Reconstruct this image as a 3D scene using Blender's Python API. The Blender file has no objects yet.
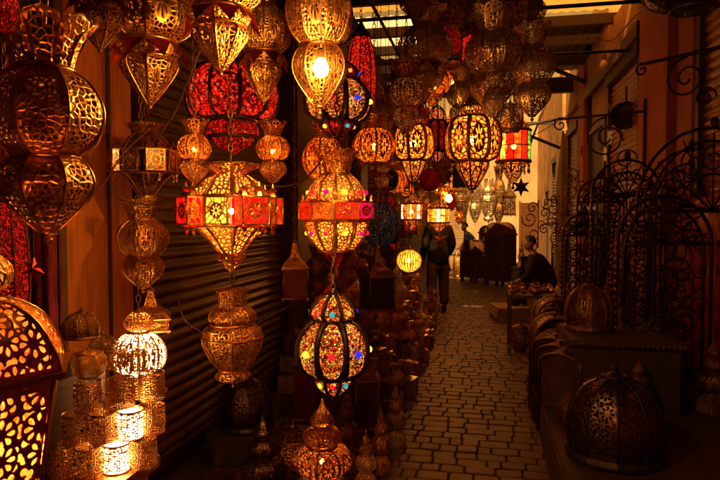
import bpy, bmesh, math, random
from mathutils import Vector, Matrix, noise as mnoise
random.seed(7)
PI = math.pi
S = bpy.context.scene
COL = S.collection
rnd = random.uniform

# ------------------------------------------------------------------ camera
F = 600.0                       # focal length in photo pixels (720 wide)
YAW = math.radians(11.8)        # turned left of the alley axis
PITCH = math.radians(2.1)       # tipped down
CAM = Vector((0, 0, 1.6))
cd = bpy.data.cameras.new('camera'); cam = bpy.data.objects.new('camera', cd); COL.objects.link(cam)
cd.sensor_width = 36; cd.lens = 36 * F / 720; cd.clip_end = 300; cd.clip_start = .02
cam.rotation_euler = (PI / 2 - PITCH, 0, YAW); cam.location = CAM
S.camera = cam
CM = cam.rotation_euler.to_matrix()

def P(px, py, z):
    """point seen at photo pixel px,py at depth z"""
    return CAM + CM @ Vector(((px - 360) / F * z, (240 - py) / F * z, -z))

# ------------------------------------------------------------------ materials
class NT:
    def __init__(s, name):
        s.m = bpy.data.materials.new(name); s.m.use_nodes = True
        s.t = s.m.node_tree; s.t.nodes.clear()
        s.out = s.t.nodes.new('ShaderNodeOutputMaterial')
    def n(s, typ, **kw):
        nd = s.t.nodes.new(typ)
        for k, v in kw.items(): setattr(nd, k, v)
        return nd
    def l(s, a, b): s.t.links.new(a, b)
    def put(s, sock, v):
        if isinstance(v, bpy.types.NodeSocket): s.l(v, sock)
        else: sock.default_value = v
    def m_(s, op, a, b=None, c=None, clamp=False):
        nd = s.n('ShaderNodeMath', operation=op, use_clamp=clamp)
        for i, v in enumerate((a, b, c)):
            if v is not None: s.put(nd.inputs[i], v)
        return nd.outputs[0]
    def vm(s, op, a, b=None):
        nd = s.n('ShaderNodeVectorMath', operation=op)
        s.put(nd.inputs[0], a)
        if b is not None: s.put(nd.inputs[1], b)
        return nd.outputs['Value'] if op in ('LENGTH', 'DOT_PRODUCT', 'DISTANCE') else nd.outputs[0]
    def uv(s, name): return s.n('ShaderNodeUVMap', uv_map=name).outputs[0]
    def obj(s): return s.n('ShaderNodeTexCoord').outputs['Object']
    def noise(s, vec, scale, detail=3, rough=.5):
        nd = s.n('ShaderNodeTexNoise'); s.l(vec, nd.inputs['Vector'])
        nd.inputs['Scale'].default_value = scale; nd.inputs['Detail'].default_value = detail
        nd.inputs['Roughness'].default_value = rough
        return nd.outputs[0]
    def ramp(s, fac, stops):
        nd = s.n('ShaderNodeValToRGB'); s.l(fac, nd.inputs[0])
        el = nd.color_ramp.elements
        while len(el) < len(stops): el.new(.5)
        for e, (p, c) in zip(el, stops):
            e.position = p; e.color = (*c, 1) if len(c) == 3 else c
        return nd.outputs[0]
    def mixc(s, f, a, b):
        nd = s.n('ShaderNodeMix', data_type='RGBA')
        s.put(nd.inputs[0], f)
        for i, v in ((6, a), (7, b)):
            if isinstance(v, tuple) and len(v) == 3: v = (*v, 1)
            s.put(nd.inputs[i], v)
        return nd.outputs[2]
    def bsdf(s, col, rough=.5, metal=0, normal=None, **kw):
        nd = s.n('ShaderNodeBsdfPrincipled')
        if isinstance(col, tuple) and len(col) == 3: col = (*col, 1)
        s.put(nd.inputs['Base Color'], col); s.put(nd.inputs['Roughness'], rough)
        s.put(nd.inputs['Metallic'], metal)
        if normal is not None: s.l(normal, nd.inputs['Normal'])
        for k, v in kw.items(): s.put(nd.inputs[k], v)
        return nd.outputs[0]
    def bump(s, h, strength=.3, dist=.01):
        nd = s.n('ShaderNodeBump'); s.l(h, nd.inputs['Height'])
        nd.inputs['Strength'].default_value = strength; nd.inputs['Distance'].default_value = dist
        return nd.outputs[0]
    def mix(s, f, a, b):
        nd = s.n('ShaderNodeMixShader'); s.put(nd.inputs[0], f); s.l(a, nd.inputs[1]); s.l(b, nd.inputs[2])
        return nd.outputs[0]
    def add(s, a, b):
        nd = s.n('ShaderNodeAddShader'); s.l(a, nd.inputs[0]); s.l(b, nd.inputs[1]); return nd.outputs[0]
    def emis(s, col, st):
        nd = s.n('ShaderNodeEmission')
        if isinstance(col, tuple) and len(col) == 3: col = (*col, 1)
        s.put(nd.inputs[0], col); s.put(nd.inputs[1], st); return nd.outputs[0]
    def transp(s, col=(1, 1, 1)):
        nd = s.n('ShaderNodeBsdfTransparent'); nd.inputs[0].default_value = (*col, 1); return nd.outputs[0]
    def done(s, sh): s.l(sh, s.out.inputs['Surface']); return s.m
    def sep(s, v):
        nd = s.n('ShaderNodeSeparateXYZ'); s.l(v, nd.inputs[0]); return nd.outputs
    def voro(s, vec, scale, feature='F1', rand=1.0):
        nd = s.n('ShaderNodeTexVoronoi', voronoi_dimensions='2D', feature=feature)
        s.l(vec, nd.inputs['Vector']); nd.inputs['Scale'].default_value = scale
        nd.inputs['Randomness'].default_value = rand
        return nd

M = {}

def perf(name, col, col2, rough, kind, scale, hole, border=.86, rose=True, vb=.9):
    """sheet metal with punched holes; the pattern follows each gore of the lantern"""
    t = NT(name); uv = t.uv('UVMap'); g = t.uv('Gore')
    gx, gy = t.sep(g)[0], t.sep(g)[1]
    if kind == 'net':
        v = t.voro(uv, scale, 'DISTANCE_TO_EDGE', .9).outputs['Distance']
        h = t.m_('SUBTRACT', v, hole)                       # > 0 inside a hole
    elif kind == 'dots':
        v = t.voro(uv, scale, 'F1', .55).outputs['Distance']
        h = t.m_('SUBTRACT', hole, v)
    else:                                                    # daisy: petals round scattered centres
        vn = t.voro(uv, scale, 'F1', .35)
        d = t.vm('SUBTRACT', t.vm('SCALE', uv), vn.outputs['Position'])
        nd = d.node.inputs[0].links[0].from_node; nd.inputs['Scale'].default_value = 1.0
        xs = t.sep(d); r = t.m_('MULTIPLY', t.vm('LENGTH', d), scale)
        a = t.m_('ARCTAN2', xs[1], xs[0])
        c = t.m_('MULTIPLY_ADD', t.m_('COSINE', t.m_('MULTIPLY', a, 8.0)), .5, .5)
        q = t.m_('DIVIDE', t.m_('SUBTRACT', r, .31), .17)
        h1 = t.m_('SUBTRACT', t.m_('SUBTRACT', c, t.m_('MULTIPLY', q, q)), .22)
        v2 = t.voro(uv, scale * 3.4, 'F1', .7).outputs['Distance']
        h2 = t.m_('SUBTRACT', .42, v2)
        h2 = t.m_('MULTIPLY', h2, t.m_('GREATER_THAN', r, .52))
        h = t.m_('MAXIMUM', h1, h2)
    rr = t.vm('LENGTH', g)
    if rose:
        a = t.m_('ARCTAN2', gy, gx)
        c = t.m_('COSINE', t.m_('MULTIPLY', a, 8.0))
        ro = t.m_('SUBTRACT', t.m_('MULTIPLY_ADD', c, .15, .30), rr)
        ro = t.m_('MULTIPLY', ro, t.m_('GREATER_THAN', rr, .13))
        inner = t.m_('LESS_THAN', rr, .5)
        h = t.m_('ADD', t.m_('MULTIPLY', ro, inner), t.m_('MULTIPLY', h, t.m_('SUBTRACT', 1.0, inner)))
        ring = t.m_('GREATER_THAN', t.m_('ABSOLUTE', t.m_('SUBTRACT', rr, .53)), .04)
        h = t.m_('MULTIPLY', h, ring)
    inside = t.m_('MULTIPLY', t.m_('LESS_THAN', t.m_('ABSOLUTE', gx), border), t.m_('LESS_THAN', t.m_('ABSOLUTE', gy), vb))
    mask = t.m_('MULTIPLY', t.m_('GREATER_THAN', h, 0.0), inside)
    o = t.obj()
    n1 = t.noise(o, 14, 4)
    c = t.mixc(t.ramp(n1, [(.35, (0, 0, 0)), (.7, (1, 1, 1))]), col, col2)
    rg = t.m_('MULTIPLY_ADD', t.noise(o, 40, 2), .3, rough - .12)
    hb = t.m_('MULTIPLY', t.m_('SMOOTH_MIN', h, .08, .05), -1.0)
    hb = t.m_('ADD', hb, t.m_('MULTIPLY', t.noise(o, 60, 2), .05))
    sh = t.bsdf(c, rg, 1.0, t.bump(hb, .55, .01))
    M[name] = t.done(t.mix(mask, sh, t.transp()))

def metal(name, col, col2, rough, scale=25, bump=.25, metal=1.0):
    t = NT(name); o = t.obj(); n = t.noise(o, scale, 4)
    c = t.mixc(t.ramp(n, [(.35, (0, 0, 0)), (.7, (1, 1, 1))]), col, col2)
    M[name] = t.done(t.bsdf(c, t.m_('MULTIPLY_ADD', n, .3, rough - .15), metal, t.bump(n, bump, .006)))

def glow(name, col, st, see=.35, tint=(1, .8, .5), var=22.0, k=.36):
    """coloured mottled glass lining of a lantern: passes bulb light, plus painted-in glow with hot and dim spots"""
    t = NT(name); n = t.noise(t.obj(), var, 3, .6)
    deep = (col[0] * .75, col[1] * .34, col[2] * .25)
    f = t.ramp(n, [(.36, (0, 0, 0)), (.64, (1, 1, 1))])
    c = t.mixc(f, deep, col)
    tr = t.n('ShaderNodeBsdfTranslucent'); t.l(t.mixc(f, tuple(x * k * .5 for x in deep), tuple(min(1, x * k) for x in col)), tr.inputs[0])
    s = t.m_('MULTIPLY', t.m_('MULTIPLY_ADD', f, .9, .25), st * .16)  # lining's own emission, with hot and dim spots painted in by noise
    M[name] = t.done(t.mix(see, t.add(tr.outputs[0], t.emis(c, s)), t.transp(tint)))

def mosaic(name, cols, seam, scale, lit, seamw=.06, bright=(1, 1, 1)):
    """little pieces of coloured glass set in dark grout"""
    t = NT(name); uv = t.uv('UVMap')
    vd = t.voro(uv, scale, 'DISTANCE_TO_EDGE', .9).outputs['Distance']
    vc = t.voro(uv, scale, 'F1', .9).outputs['Color']
    x = t.sep(vc)
    k = len(cols)
    nd = t.n('ShaderNodeValToRGB'); nd.color_ramp.interpolation = 'CONSTANT'; t.l(x[0], nd.inputs[0])
    el = nd.color_ramp.elements
    while len(el) < k: el.new(.5)
    for i, e in enumerate(el): e.position = i / k; e.color = (*cols[i], 1)
    c = nd.outputs[0]
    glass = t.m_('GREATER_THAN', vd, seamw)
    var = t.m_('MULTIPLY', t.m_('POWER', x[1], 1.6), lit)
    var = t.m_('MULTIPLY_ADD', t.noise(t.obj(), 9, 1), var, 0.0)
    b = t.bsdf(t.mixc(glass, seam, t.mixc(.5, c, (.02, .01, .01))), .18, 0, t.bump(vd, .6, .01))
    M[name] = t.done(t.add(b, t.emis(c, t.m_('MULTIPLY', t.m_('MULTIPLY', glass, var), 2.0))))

def plain(name, col, rough=.6, col2=None, scale=8, bump=.15, detail=5, stretch=None, **kw):
    t = NT(name); o = t.obj()
    if stretch: o = t.vm('MULTIPLY', o, stretch)
    n = t.noise(o, scale, detail, .6)
    col2 = col2 or tuple(x * .6 for x in col)
    c = t.mixc(t.ramp(n, [(.3, (0, 0, 0)), (.7, (1, 1, 1))]), col2, col)
    M[name] = t.done(t.bsdf(c, rough, 0, t.bump(n, bump, .01), **kw))

def emit(name, col, st):
    t = NT(name); M[name] = t.done(t.emis(col, st))

GOLD, GOLD2 = (.86, .46, .11), (.46, .20, .045)
DARK, DARK2 = (.40, .21, .08), (.16, .08, .03)
PEWT, PEWT2 = (.92, .76, .56), (.62, .46, .30)
perf('brass_net', GOLD, GOLD2, .42, 'net', 17, .15, .84)
perf('brass_net_big', GOLD, GOLD2, .36, 'net', 17, .17, .66, False, .72)
perf('brass_dots', GOLD, GOLD2, .42, 'dots', 21, .34, .84)
perf('brass_dots_plain', GOLD, GOLD2, .42, 'dots', 18, .34, .84, False)
perf('brass_lace', GOLD, GOLD2, .38, 'net', 21, .17, .74, False)
perf('brass_coarse', GOLD, GOLD2, .38, 'net', 11.5, .17, .86, False)
perf('brass_coarse_rose', GOLD, GOLD2, .38, 'net', 12.5, .16, .86, True)
perf('brass_ring', DARK, DARK2, .38, 'net', 10, .13, .80, True)
perf('brass_fret', GOLD, GOLD2, .40, 'net', 12, .055, .90, True)
perf('dark_net', DARK, DARK2, .46, 'net', 16, .16, .84)
perf('dark_dots', DARK, DARK2, .46, 'dots', 20, .34, .84)
perf('pewter_dots', PEWT, PEWT2, .36, 'dots', 19, .31, .86)
perf('pewter_net', PEWT, PEWT2, .36, 'net', 16, .18, .86)
perf('cup_dots', (.84, .50, .17), GOLD2, .34, 'dots', 13, .33, .97, False)
perf('brass_daisy', (.86, .38, .08), (.56, .20, .04), .42, 'daisy', 6.0, .3, .93, False)
perf('iron_leaf', (.22, .14, .10), (.10, .06, .04), .36, 'daisy', 6.0, .3, .9, False)
metal('brass', GOLD, GOLD2, .34)
metal('brass_dull', DARK, DARK2, .48)
metal('iron', (.07, .05, .04), (.03, .022, .018), .5, 40, .2, .8)
metal('silver', (.62, .52, .42), (.30, .22, .15), .36)
metal('red_tin', (.55, .05, .03), (.25, .02, .015), .4)
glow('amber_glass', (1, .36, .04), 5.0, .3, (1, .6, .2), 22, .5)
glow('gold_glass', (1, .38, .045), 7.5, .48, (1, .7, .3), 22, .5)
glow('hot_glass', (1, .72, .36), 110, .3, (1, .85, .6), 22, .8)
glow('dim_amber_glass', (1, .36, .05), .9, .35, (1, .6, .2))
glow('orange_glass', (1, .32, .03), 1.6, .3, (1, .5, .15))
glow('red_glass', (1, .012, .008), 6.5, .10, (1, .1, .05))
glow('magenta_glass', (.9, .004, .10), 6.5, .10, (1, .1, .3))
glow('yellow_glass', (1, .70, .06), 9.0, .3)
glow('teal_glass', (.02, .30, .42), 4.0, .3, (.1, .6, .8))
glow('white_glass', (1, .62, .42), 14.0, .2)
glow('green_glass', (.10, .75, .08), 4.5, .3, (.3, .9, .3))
mosaic('red_beads', [(.9, .010, .003), (.75, .006, .004), (1, .05, .01), (.3, .003, .002)], (.02, .005, .004), 32, 1.5, .11)
mosaic('dim_red_beads', [(.9, .010, .003), (.5, .006, .004), (.25, .004, .002)], (.02, .005, .004), 32, .6, .11)
mosaic('amber_beads', [(1, .26, .02), (1, .36, .05), (.8, .03, .01), (1, .13, .01), (1, .40, .06)], (.02, .008, .004), 33, 1.7, .15)
mosaic('amber_beads_small', [(1, .26, .02), (1, .36, .05), (.8, .03, .01), (1, .16, .02)], (.02, .008, .004), 28, 1.5, .15)
mosaic('blue_beads', [(.03, .07, .11), (.12, .10, .08), (.015, .03, .07), (.2, .15, .1)], (.01, .01, .01), 36, .10)
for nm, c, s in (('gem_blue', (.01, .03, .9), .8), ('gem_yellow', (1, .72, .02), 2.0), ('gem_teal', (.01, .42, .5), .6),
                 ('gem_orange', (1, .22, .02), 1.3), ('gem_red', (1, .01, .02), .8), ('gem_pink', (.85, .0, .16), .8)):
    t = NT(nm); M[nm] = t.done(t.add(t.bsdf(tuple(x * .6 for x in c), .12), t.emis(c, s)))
for nm, c in (('dead_gem_purple', (.22, .01, .5)), ('dead_gem_red', (.6, .01, .06)), ('dead_gem_black', (.02, .012, .01)), ('dead_gem_green', (.02, .25, .05))):
    t = NT(nm); M[nm] = t.done(t.bsdf(c, .12, 0, **{'Coat Weight': 1.0}))
emit('bulb_warm', (1, .34, .055), 330)
emit('bulb_soft', (1, .32, .045), 230)
emit('bulb_hot', (1, .48, .13), 1500)
emit('bulb_bare', (1, .42, .09), 900)
emit('bulb_strong', (1, .34, .05), 9000)
emit('bulb_pin', (1, .34, .055), 2200)
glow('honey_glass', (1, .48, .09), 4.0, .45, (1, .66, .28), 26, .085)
plain('dark_red_pane', (.16, .012, .010), .2, (.07, .005, .005), 6, .05)
plain('dark_blue_pane', (.03, .02, .14), .2, (.015, .01, .05), 6, .05)
plain('green_ball_glass', (.02, .09, .03), .12, (.01, .04, .015), 6, .02)
plain('red_ball_glass', (.65, .02, .015), .15, (.35, .01, .01), 6, .02)
plain('red_fabric', (.28, .012, .008), .8, (.12, .005, .004), 60, .5)
metal('wrought_iron', (.09, .05, .03), (.035, .02, .014), .42, 40, .2, .9)
plain('orange_boards', (.74, .25, .05), .5, (.40, .11, .022), 5, .35, 6, (6, 6, .7))
plain('plaster_ochre', (.56, .31, .11), .85, (.22, .105, .04), 1.6, .8, 9)
plain('plaster_cream', (.64, .47, .27), .85, (.36, .24, .12), 1.4, .8, 9)
plain('plaster_red', (.60, .125, .04), .7, (.26, .05, .02), 1.8, .8, 9)
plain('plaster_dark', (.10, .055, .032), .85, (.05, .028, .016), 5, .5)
plain('shutter_brown', (.19, .09, .042), .42, (.06, .03, .015), 4, .35, 8)
plain('shutter_rust', (.46, .17, .055), .45, (.18, .06, .025), 4, .35, 8)
plain('shutter_pale', (.40, .28, .14), .5, (.25, .16, .08), 9, .3)
plain('wood_dark', (.075, .038, .02), .55, (.03, .016, .01), 9, .4, 6, (5, 1, 5))
plain('wood_brown', (.16, .085, .04), .55, (.075, .038, .018), 9, .4, 6, (5, 1, 5))
plain('wood_carved', (.16, .075, .03), .55, (.05, .024, .010), 45, 1.0, **{'Specular IOR Level': .2})
plain('wood_pale', (.15, .062, .020), .7, (.055, .022, .008), 20, .5, **{'Specular IOR Level': .08})
plain('red_door', (.6, .016, .012), .5, (.15, .007, .006), 5, .3, 5, (5, 5, .8))
plain('cloth_black', (.016, .014, .013), .85, (.008, .007, .007), 30, .4, **{'Specular IOR Level': .1})
plain('cloth_grey', (.045, .038, .034), .85, (.02, .017, .016), 30, .4, **{'Specular IOR Level': .1})
plain('cloth_khaki', (.10, .068, .036), .85, (.05, .034, .018), 30, .4, **{'Specular IOR Level': .1})
plain('cloth_denim', (.035, .045, .065), .85, (.018, .023, .034), 40, .4, **{'Specular IOR Level': .1})
plain('cloth_blue', (.16, .20, .24), .85, (.05, .07, .09), 14, .4, **{'Specular IOR Level': .1})
plain('cloth_pale', (.40, .32, .22), .85, (.25, .19, .12), 14, .4, **{'Specular IOR Level': .1})
plain('skin_tone', (.30, .15, .085), .5, (.24, .11, .06), 14, .05)
plain('hair_black', (.012, .009, .008), .55, (.006, .005, .004), 60, .6)
plain('leather', (.05, .03, .018), .5, (.025, .015, .01), 30, .3)
plain('cord_brown', (.10, .03, .018), .5, (.05, .016, .01), 30, .2)
plain('terracotta', (.36, .13, .06), .6, (.18, .06, .03), 30, .5)
plain('straw', (.38, .24, .10), .8, (.2, .12, .05), 50, .7)
plain('paper', (.6, .5, .36), .8, (.5, .4, .28), 9, .1)
plain('enamel', (.16, .17, .17), .35, (.08, .085, .085), 9, .1)
plain('white_plastic', (.7, .62, .48), .3, (.6, .5, .38), 9, .05)
plain('joint_sand', (.11, .06, .028), .95, (.06, .035, .018), 40, .6)
t = NT('paver_stone'); o = t.obj(); n = t.noise(o, 30, 5, .65); n2 = t.noise(o, 1.1, 2)
wh = t.n('ShaderNodeAttribute', attribute_name='tone').outputs['Fac']
st = t.ramp(t.noise(o, 2.3, 5, .7), [(.45, (0, 0, 0)), (.62, (1, 1, 1))])
c = t.mixc(n, (.125, .05, .015), (.27, .12, .042)); c = t.mixc(t.m_('MULTIPLY', wh, .85), c, (.085, .034, .011)); c = t.mixc(t.m_('MULTIPLY', n2, .5), c, (.11, .055, .022)); c = t.mixc(t.m_('MULTIPLY', st, .55), c, (.07, .038, .018))
M['paver_stone'] = t.done(t.bsdf(c, t.m_('MULTIPLY_ADD', n, .35, .36), 0, t.bump(n, .5, .006)))
t = NT('roof_sheet'); o = t.obj(); n = t.noise(o, 5, 4)
tr = t.n('ShaderNodeBsdfTranslucent'); t.l(t.mixc(n, (1, .90, .72), (1, .98, .92)), tr.inputs[0])
M['roof_sheet'] = t.done(t.mix(.05, tr.outputs[0], t.bsdf((.5, .4, .25), .5)))
t = NT('roof_reed'); o = t.vm('MULTIPLY', t.obj(), (1, 1, 1)); n = t.noise(o, 9, 4)
tr = t.n('ShaderNodeBsdfTranslucent'); t.l(t.mixc(n, (.60, .27, .07), (.95, .5, .15)), tr.inputs[0])
M['roof_reed'] = t.done(t.mix(.2, tr.outputs[0], t.bsdf((.35, .2, .09), .7)))
plain('tin_roof', (.10, .06, .035), .6, (.04, .024, .014), 5, .3)

# ------------------------------------------------------------------ mesh helpers
class MB:
    def __init__(s): s.v = []; s.f = []; s.uv = []; s.go = []; s.sm = []; s.tone = []
    def face(s, idx, uv=None, go=None, smooth=False):
        s.f.append(tuple(idx)); k = len(idx)
        s.uv.extend(uv or [(0, 0)] * k); s.go.extend(go or [(0, 0)] * k); s.sm.append(smooth)
    def add(s, *vs):
        b = len(s.v); s.v.extend([tuple(v) for v in vs]); return b
    def box(s, x0, x1, y0, y1, z0, z1, mat=None):
        c = [Vector((x, y, z)) for z in (z0, z1) for y in (y0, y1) for x in (x0, x1)]
        if mat: c = [mat @ q for q in c]
        b = s.add(*c)
        for q, (w, h) in (((0, 2, 3, 1), (y1 - y0, x1 - x0)), ((4, 5, 7, 6), (x1 - x0, y1 - y0)), ((0, 1, 5, 4), (x1 - x0, z1 - z0)),
                  ((2, 6, 7, 3), (z1 - z0, x1 - x0)), ((1, 3, 7, 5), (y1 - y0, z1 - z0)), ((0, 4, 6, 2), (z1 - z0, y1 - y0))):
            s.face([b + i for i in q], [(0, 0), (w, 0), (w, h), (0, h)], [(-1, -1), (1, -1), (1, 1), (-1, 1)])
        return s
    def tube(s, pts, r, k=6, closed=False):
        pts = [Vector(p) for p in pts]; n = len(pts); rings = []
        up = Vector((0, 0, 1)); prev = None
        for i, p in enumerate(pts):
            a = pts[(i - 1) % n] if (closed or i) else p
            c = pts[(i + 1) % n] if (closed or i < n - 1) else p
            d = (c - a)
            d = d.normalized() if d.length > 1e-9 else Vector((0, 0, 1))
            if prev is None: u = d.cross(up if abs(d.z) < .9 else Vector((1, 0, 0))).normalized()
            else:
                u = prev - d * prev.dot(d)
                u = u.normalized() if u.length > 1e-6 else d.orthogonal().normalized()
            prev = u; w = d.cross(u)
            rr = r[i] if isinstance(r, (list, tuple)) else r
            rings.append(s.add(*[p + (u * math.cos(2 * PI * j / k) + w * math.sin(2 * PI * j / k)) * rr for j in range(k)]))
        m = n if closed else n - 1
        for i in range(m):
            A, B = rings[i], rings[(i + 1) % n]
            for j in range(k):
                q = (A + j, A + (j + 1) % k, B + (j + 1) % k, B + j); s.face(q, smooth=True)
        if not closed:
            s.face([rings[0] + j for j in range(k)][::-1]); s.face([rings[-1] + j for j in range(k)])
        return s
    def lathe(s, prof, n=8, sub=3, rows=3, flat=.8, rot=0., interp=True, smooth=False, close=False, c=(0, 0, 0)):
        pr = cr(prof, rows) if interp else prof
        L = [0]
        for a, b in zip(pr, pr[1:]): L.append(L[-1] + math.hypot(b[0] - a[0], b[1] - a[1]))
        T = L[-1] or 1
        K = n * sub; ring = []
        for r, z in pr:
            vs = []
            for j in range(K):
                th = 2 * PI * j / K + rot
                lo = (j % sub) / sub - .5
                ph = lo * 2 * PI / n
                k = math.cos(PI / n) / math.cos(ph)
                rr = r * (1 - flat + flat * k)
                vs.append((c[0] + rr * math.cos(th), c[1] + rr * math.sin(th), c[2] + z))
            ring.append(s.add(*vs))
        for i in range(len(pr) - 1):
            A, B = ring[i], ring[i + 1]
            v0, v1 = L[i], L[i + 1]; g0, g1 = 2 * v0 / T - 1, 2 * v1 / T - 1
            w0, w1 = 2 * PI * pr[i][0] / n, 2 * PI * pr[i + 1][0] / n
            for j in range(K):
                j2 = (j + 1) % K; go = j // sub
                l0 = (j % sub) / sub - .5; l1 = l0 + 1 / sub
                o = go * 3.17
                s.face((A + j, A + j2, B + j2, B + j),
                       [(l0 * w0 + o, v0 + o), (l1 * w0 + o, v0 + o), (l1 * w1 + o, v1 + o), (l0 * w1 + o, v1 + o)],
                       [(2 * l0, g0), (2 * l1, g0), (2 * l1, g1), (2 * l0, g1)], smooth)
        if close:
            s.face([ring[0] + j for j in range(K)][::-1]); s.face([ring[-1] + j for j in range(K)])
        return s
    def ribs(s, prof, n, r, rows=3, rot=0., k=4, out=1.01):
        for i in range(n):
            th = 2 * PI * i / n + rot
            s.tube([(p[0] * out * math.cos(th), p[0] * out * math.sin(th), p[1]) for p in cr(prof, rows)], r, k)
        return s
    def ring(s, R, z, r, k=5, seg=24, c=(0, 0)):
        s.tube([(c[0] + R * math.cos(2 * PI * i / seg), c[1] + R * math.sin(2 * PI * i / seg), z) for i in range(seg)], r, k, True)
        return s
    def petals(s, n, pts, w, rot=0., tip=.55):
        """leaves round the axis; pts is the (r, z) spine, w the half widths along it"""
        pr = cr(pts, 3); m = len(pr)
        for i in range(n):
            th = 2 * PI * (i + .5) / n + rot; u = Vector((math.cos(th), math.sin(th), 0)); q = Vector((-math.sin(th), math.cos(th), 0))
            rows = []
            for j, (r, z) in enumerate(pr):
                f = j / (m - 1); ww = w * (1 + (tip - 1) * 0) * (math.sqrt(max(0, 1 - max(0, (f - .6) / .4) ** 2)) * .85 + .15) * (.75 + .5 * f)
                rows.append(s.add(*[u * (r - .12 * w * a * a) + q * (ww * a) + Vector((0, 0, z)) for a in (-1, -.5, 0, .5, 1)]))
            for j in range(m - 1):
                for k in range(4):
                    A, B = rows[j] + k, rows[j + 1] + k
                    f0, f1 = j / (m - 1), (j + 1) / (m - 1); a0, a1 = -1 + k / 2, -1 + (k + 1) / 2
                    s.face((A, A + 1, B + 1, B), [(a0 * w + i * 2.3, f0 * .5), (a1 * w + i * 2.3, f0 * .5), (a1 * w + i * 2.3, f1 * .5), (a0 * w + i * 2.3, f1 * .5)],
                           [(a0, 2 * f0 - 1), (a1, 2 * f0 - 1), (a1, 2 * f1 - 1), (a0, 2 * f1 - 1)])
        return s
    def ball(s, c, r, n=12, m=8, sz=1.):
        b = []
        c = Vector(c)
        for i in range(m + 1):
            t_ = PI * i / m
            b.append(s.add(*[c + Vector((r * math.sin(t_) * math.cos(2 * PI * j / n), r * math.sin(t_) * math.sin(2 * PI * j / n), -r * sz * math.cos(t_))) for j in range(n)]))
        for i in range(m):
            for j in range(n): s.face((b[i] + j, b[i] + (j + 1) % n, b[i + 1] + (j + 1) % n, b[i + 1] + j), [(j / n * 3, i / m * 1.5)] * 4, smooth=True)
        return s
    def tf(s, fn): s.v = [tuple(fn(Vector(v))) for v in s.v]; return s
    def build(s, name, mat, parent=None):
        me = bpy.data.meshes.new(name); me.from_pydata(s.v, [], s.f)
        for nm, dat in (('UVMap', s.uv), ('Gore', s.go)):
            l = me.uv_layers.new(name=nm); l.data.foreach_set('uv', [x for p in dat for x in p])
        me.polygons.foreach_set('use_smooth', s.sm)
        me.materials.append(M[mat] if isinstance(mat, str) else mat)
        me.update()
        o = bpy.data.objects.new(name, me); COL.objects.link(o)
        if parent: o.parent = parent
        return o

def cr(p, k):
    """Catmull-Rom through profile points"""
    if len(p) < 3 or k < 2: return list(p)
    out = []
    for i in range(len(p) - 1):
        a, b, c, d = p[max(i - 1, 0)], p[i], p[i + 1], p[min(i + 2, len(p) - 1)]
        for j in range(k):
            t_ = j / k
            out.append(tuple(.5 * (2 * b[x] + (c[x] - a[x]) * t_ + (2 * a[x] - 5 * b[x] + 4 * c[x] - d[x]) * t_ ** 2 + (3 * b[x] - a[x] - 3 * c[x] + d[x]) * t_ ** 3) for x in (0, 1)))
    out.append(p[-1])
    return [(max(r, 0), z) for r, z in out]

def tag(o, label, cat, group=None, kind=None):
    o['label'] = label; o['category'] = cat
    if group: o['group'] = group
    if kind: o['kind'] = kind
    return o
def thing(name, loc, label, cat, rz=0, group=None):
    o = bpy.data.objects.new(name, None); COL.objects.link(o); o.location = loc; o.rotation_euler = (0, 0, rz); o.empty_display_size = .05
    return tag(o, label, cat, group)
def struct(o): o['kind'] = 'structure'; return o

# ------------------------------------------------------------------ lantern styles
# every style returns (height A, [(part name, material, MB, sub-part-of)]) in units of the lantern's width
def scaled(prof, k=.93, dz=0): return [(r * k, z + dz) for r, z in prof]

def st_gourd(c):
    A = 2.0; n = c.get('n', 8); P_ = []
    low = [(.07, .12), (.22, .26), (.36, .42), (.41, .56), (.36, .70), (.27, .78)]
    up = [(.27, .80), (.42, .92), (.50, 1.12), (.47, 1.30), (.36, 1.46), (.24, 1.55)]
    P_.append(('globe', c['shell'], MB().lathe(up, n, 3, 3)))
    P_.append(('lower_bulb', c['shell2'], MB().lathe(low, n, 3, 3)))
    P_.append(('crown', c['shell2'], MB().petals(n, [(.22, 1.55), (.24, 1.66), (.31, 1.84), (.44, 2.0)], .15)))
    P_.append(('collar', c['frame'], MB().ring(.26, .79, .02).ring(.235, 1.555, .02).ring(.07, .12, .014).ribs(up, n, .009).ribs(low, n, .009)))
    P_.append(('finial', c['frame'], MB().lathe([(0, 0), (.03, .03), (.045, .06), (.02, .09), (.07, .12)], 8, 1, 3, 0, smooth=True)))
    if c.get('glass'):
        P_.append(('glass_lining', c['glass'], MB().lathe(scaled(up), n, 3, 2).lathe(scaled(low, .92), n, 3, 2)))
    c.setdefault('bulb_z', 1.1)
    return A, P_

def st_globe(c):
    A = 1.35; n = c.get('n', 8); P_ = []
    up = [(.17, .08), (.36, .18), (.49, .42), (.49, .62), (.36, .86), (.22, .98)]
    P_.append(('globe', c['shell'], MB().lathe(up, n, 3, 3)))
    P_.append(('crown', c['shell2'], MB().petals(n, [(.20, .98), (.21, 1.08), (.26, 1.22), (.34, 1.33)], .12)))
    P_.append(('collar', c['frame'], MB().ring(.215, .985, .02).ring(.17, .08, .02).ribs(up, n, .009)))
    P_.append(('finial', c['frame'], MB().lathe([(0, 0), (.05, .02), (.07, .05), (.17, .085)], 8, 1, 2, 0, smooth=True)))
    if c.get('glass'): P_.append(('glass_lining', c['glass'], MB().lathe(scaled(up), n, 3, 2)))
    c.setdefault('bulb_z', .5)
    return A, P_

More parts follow.
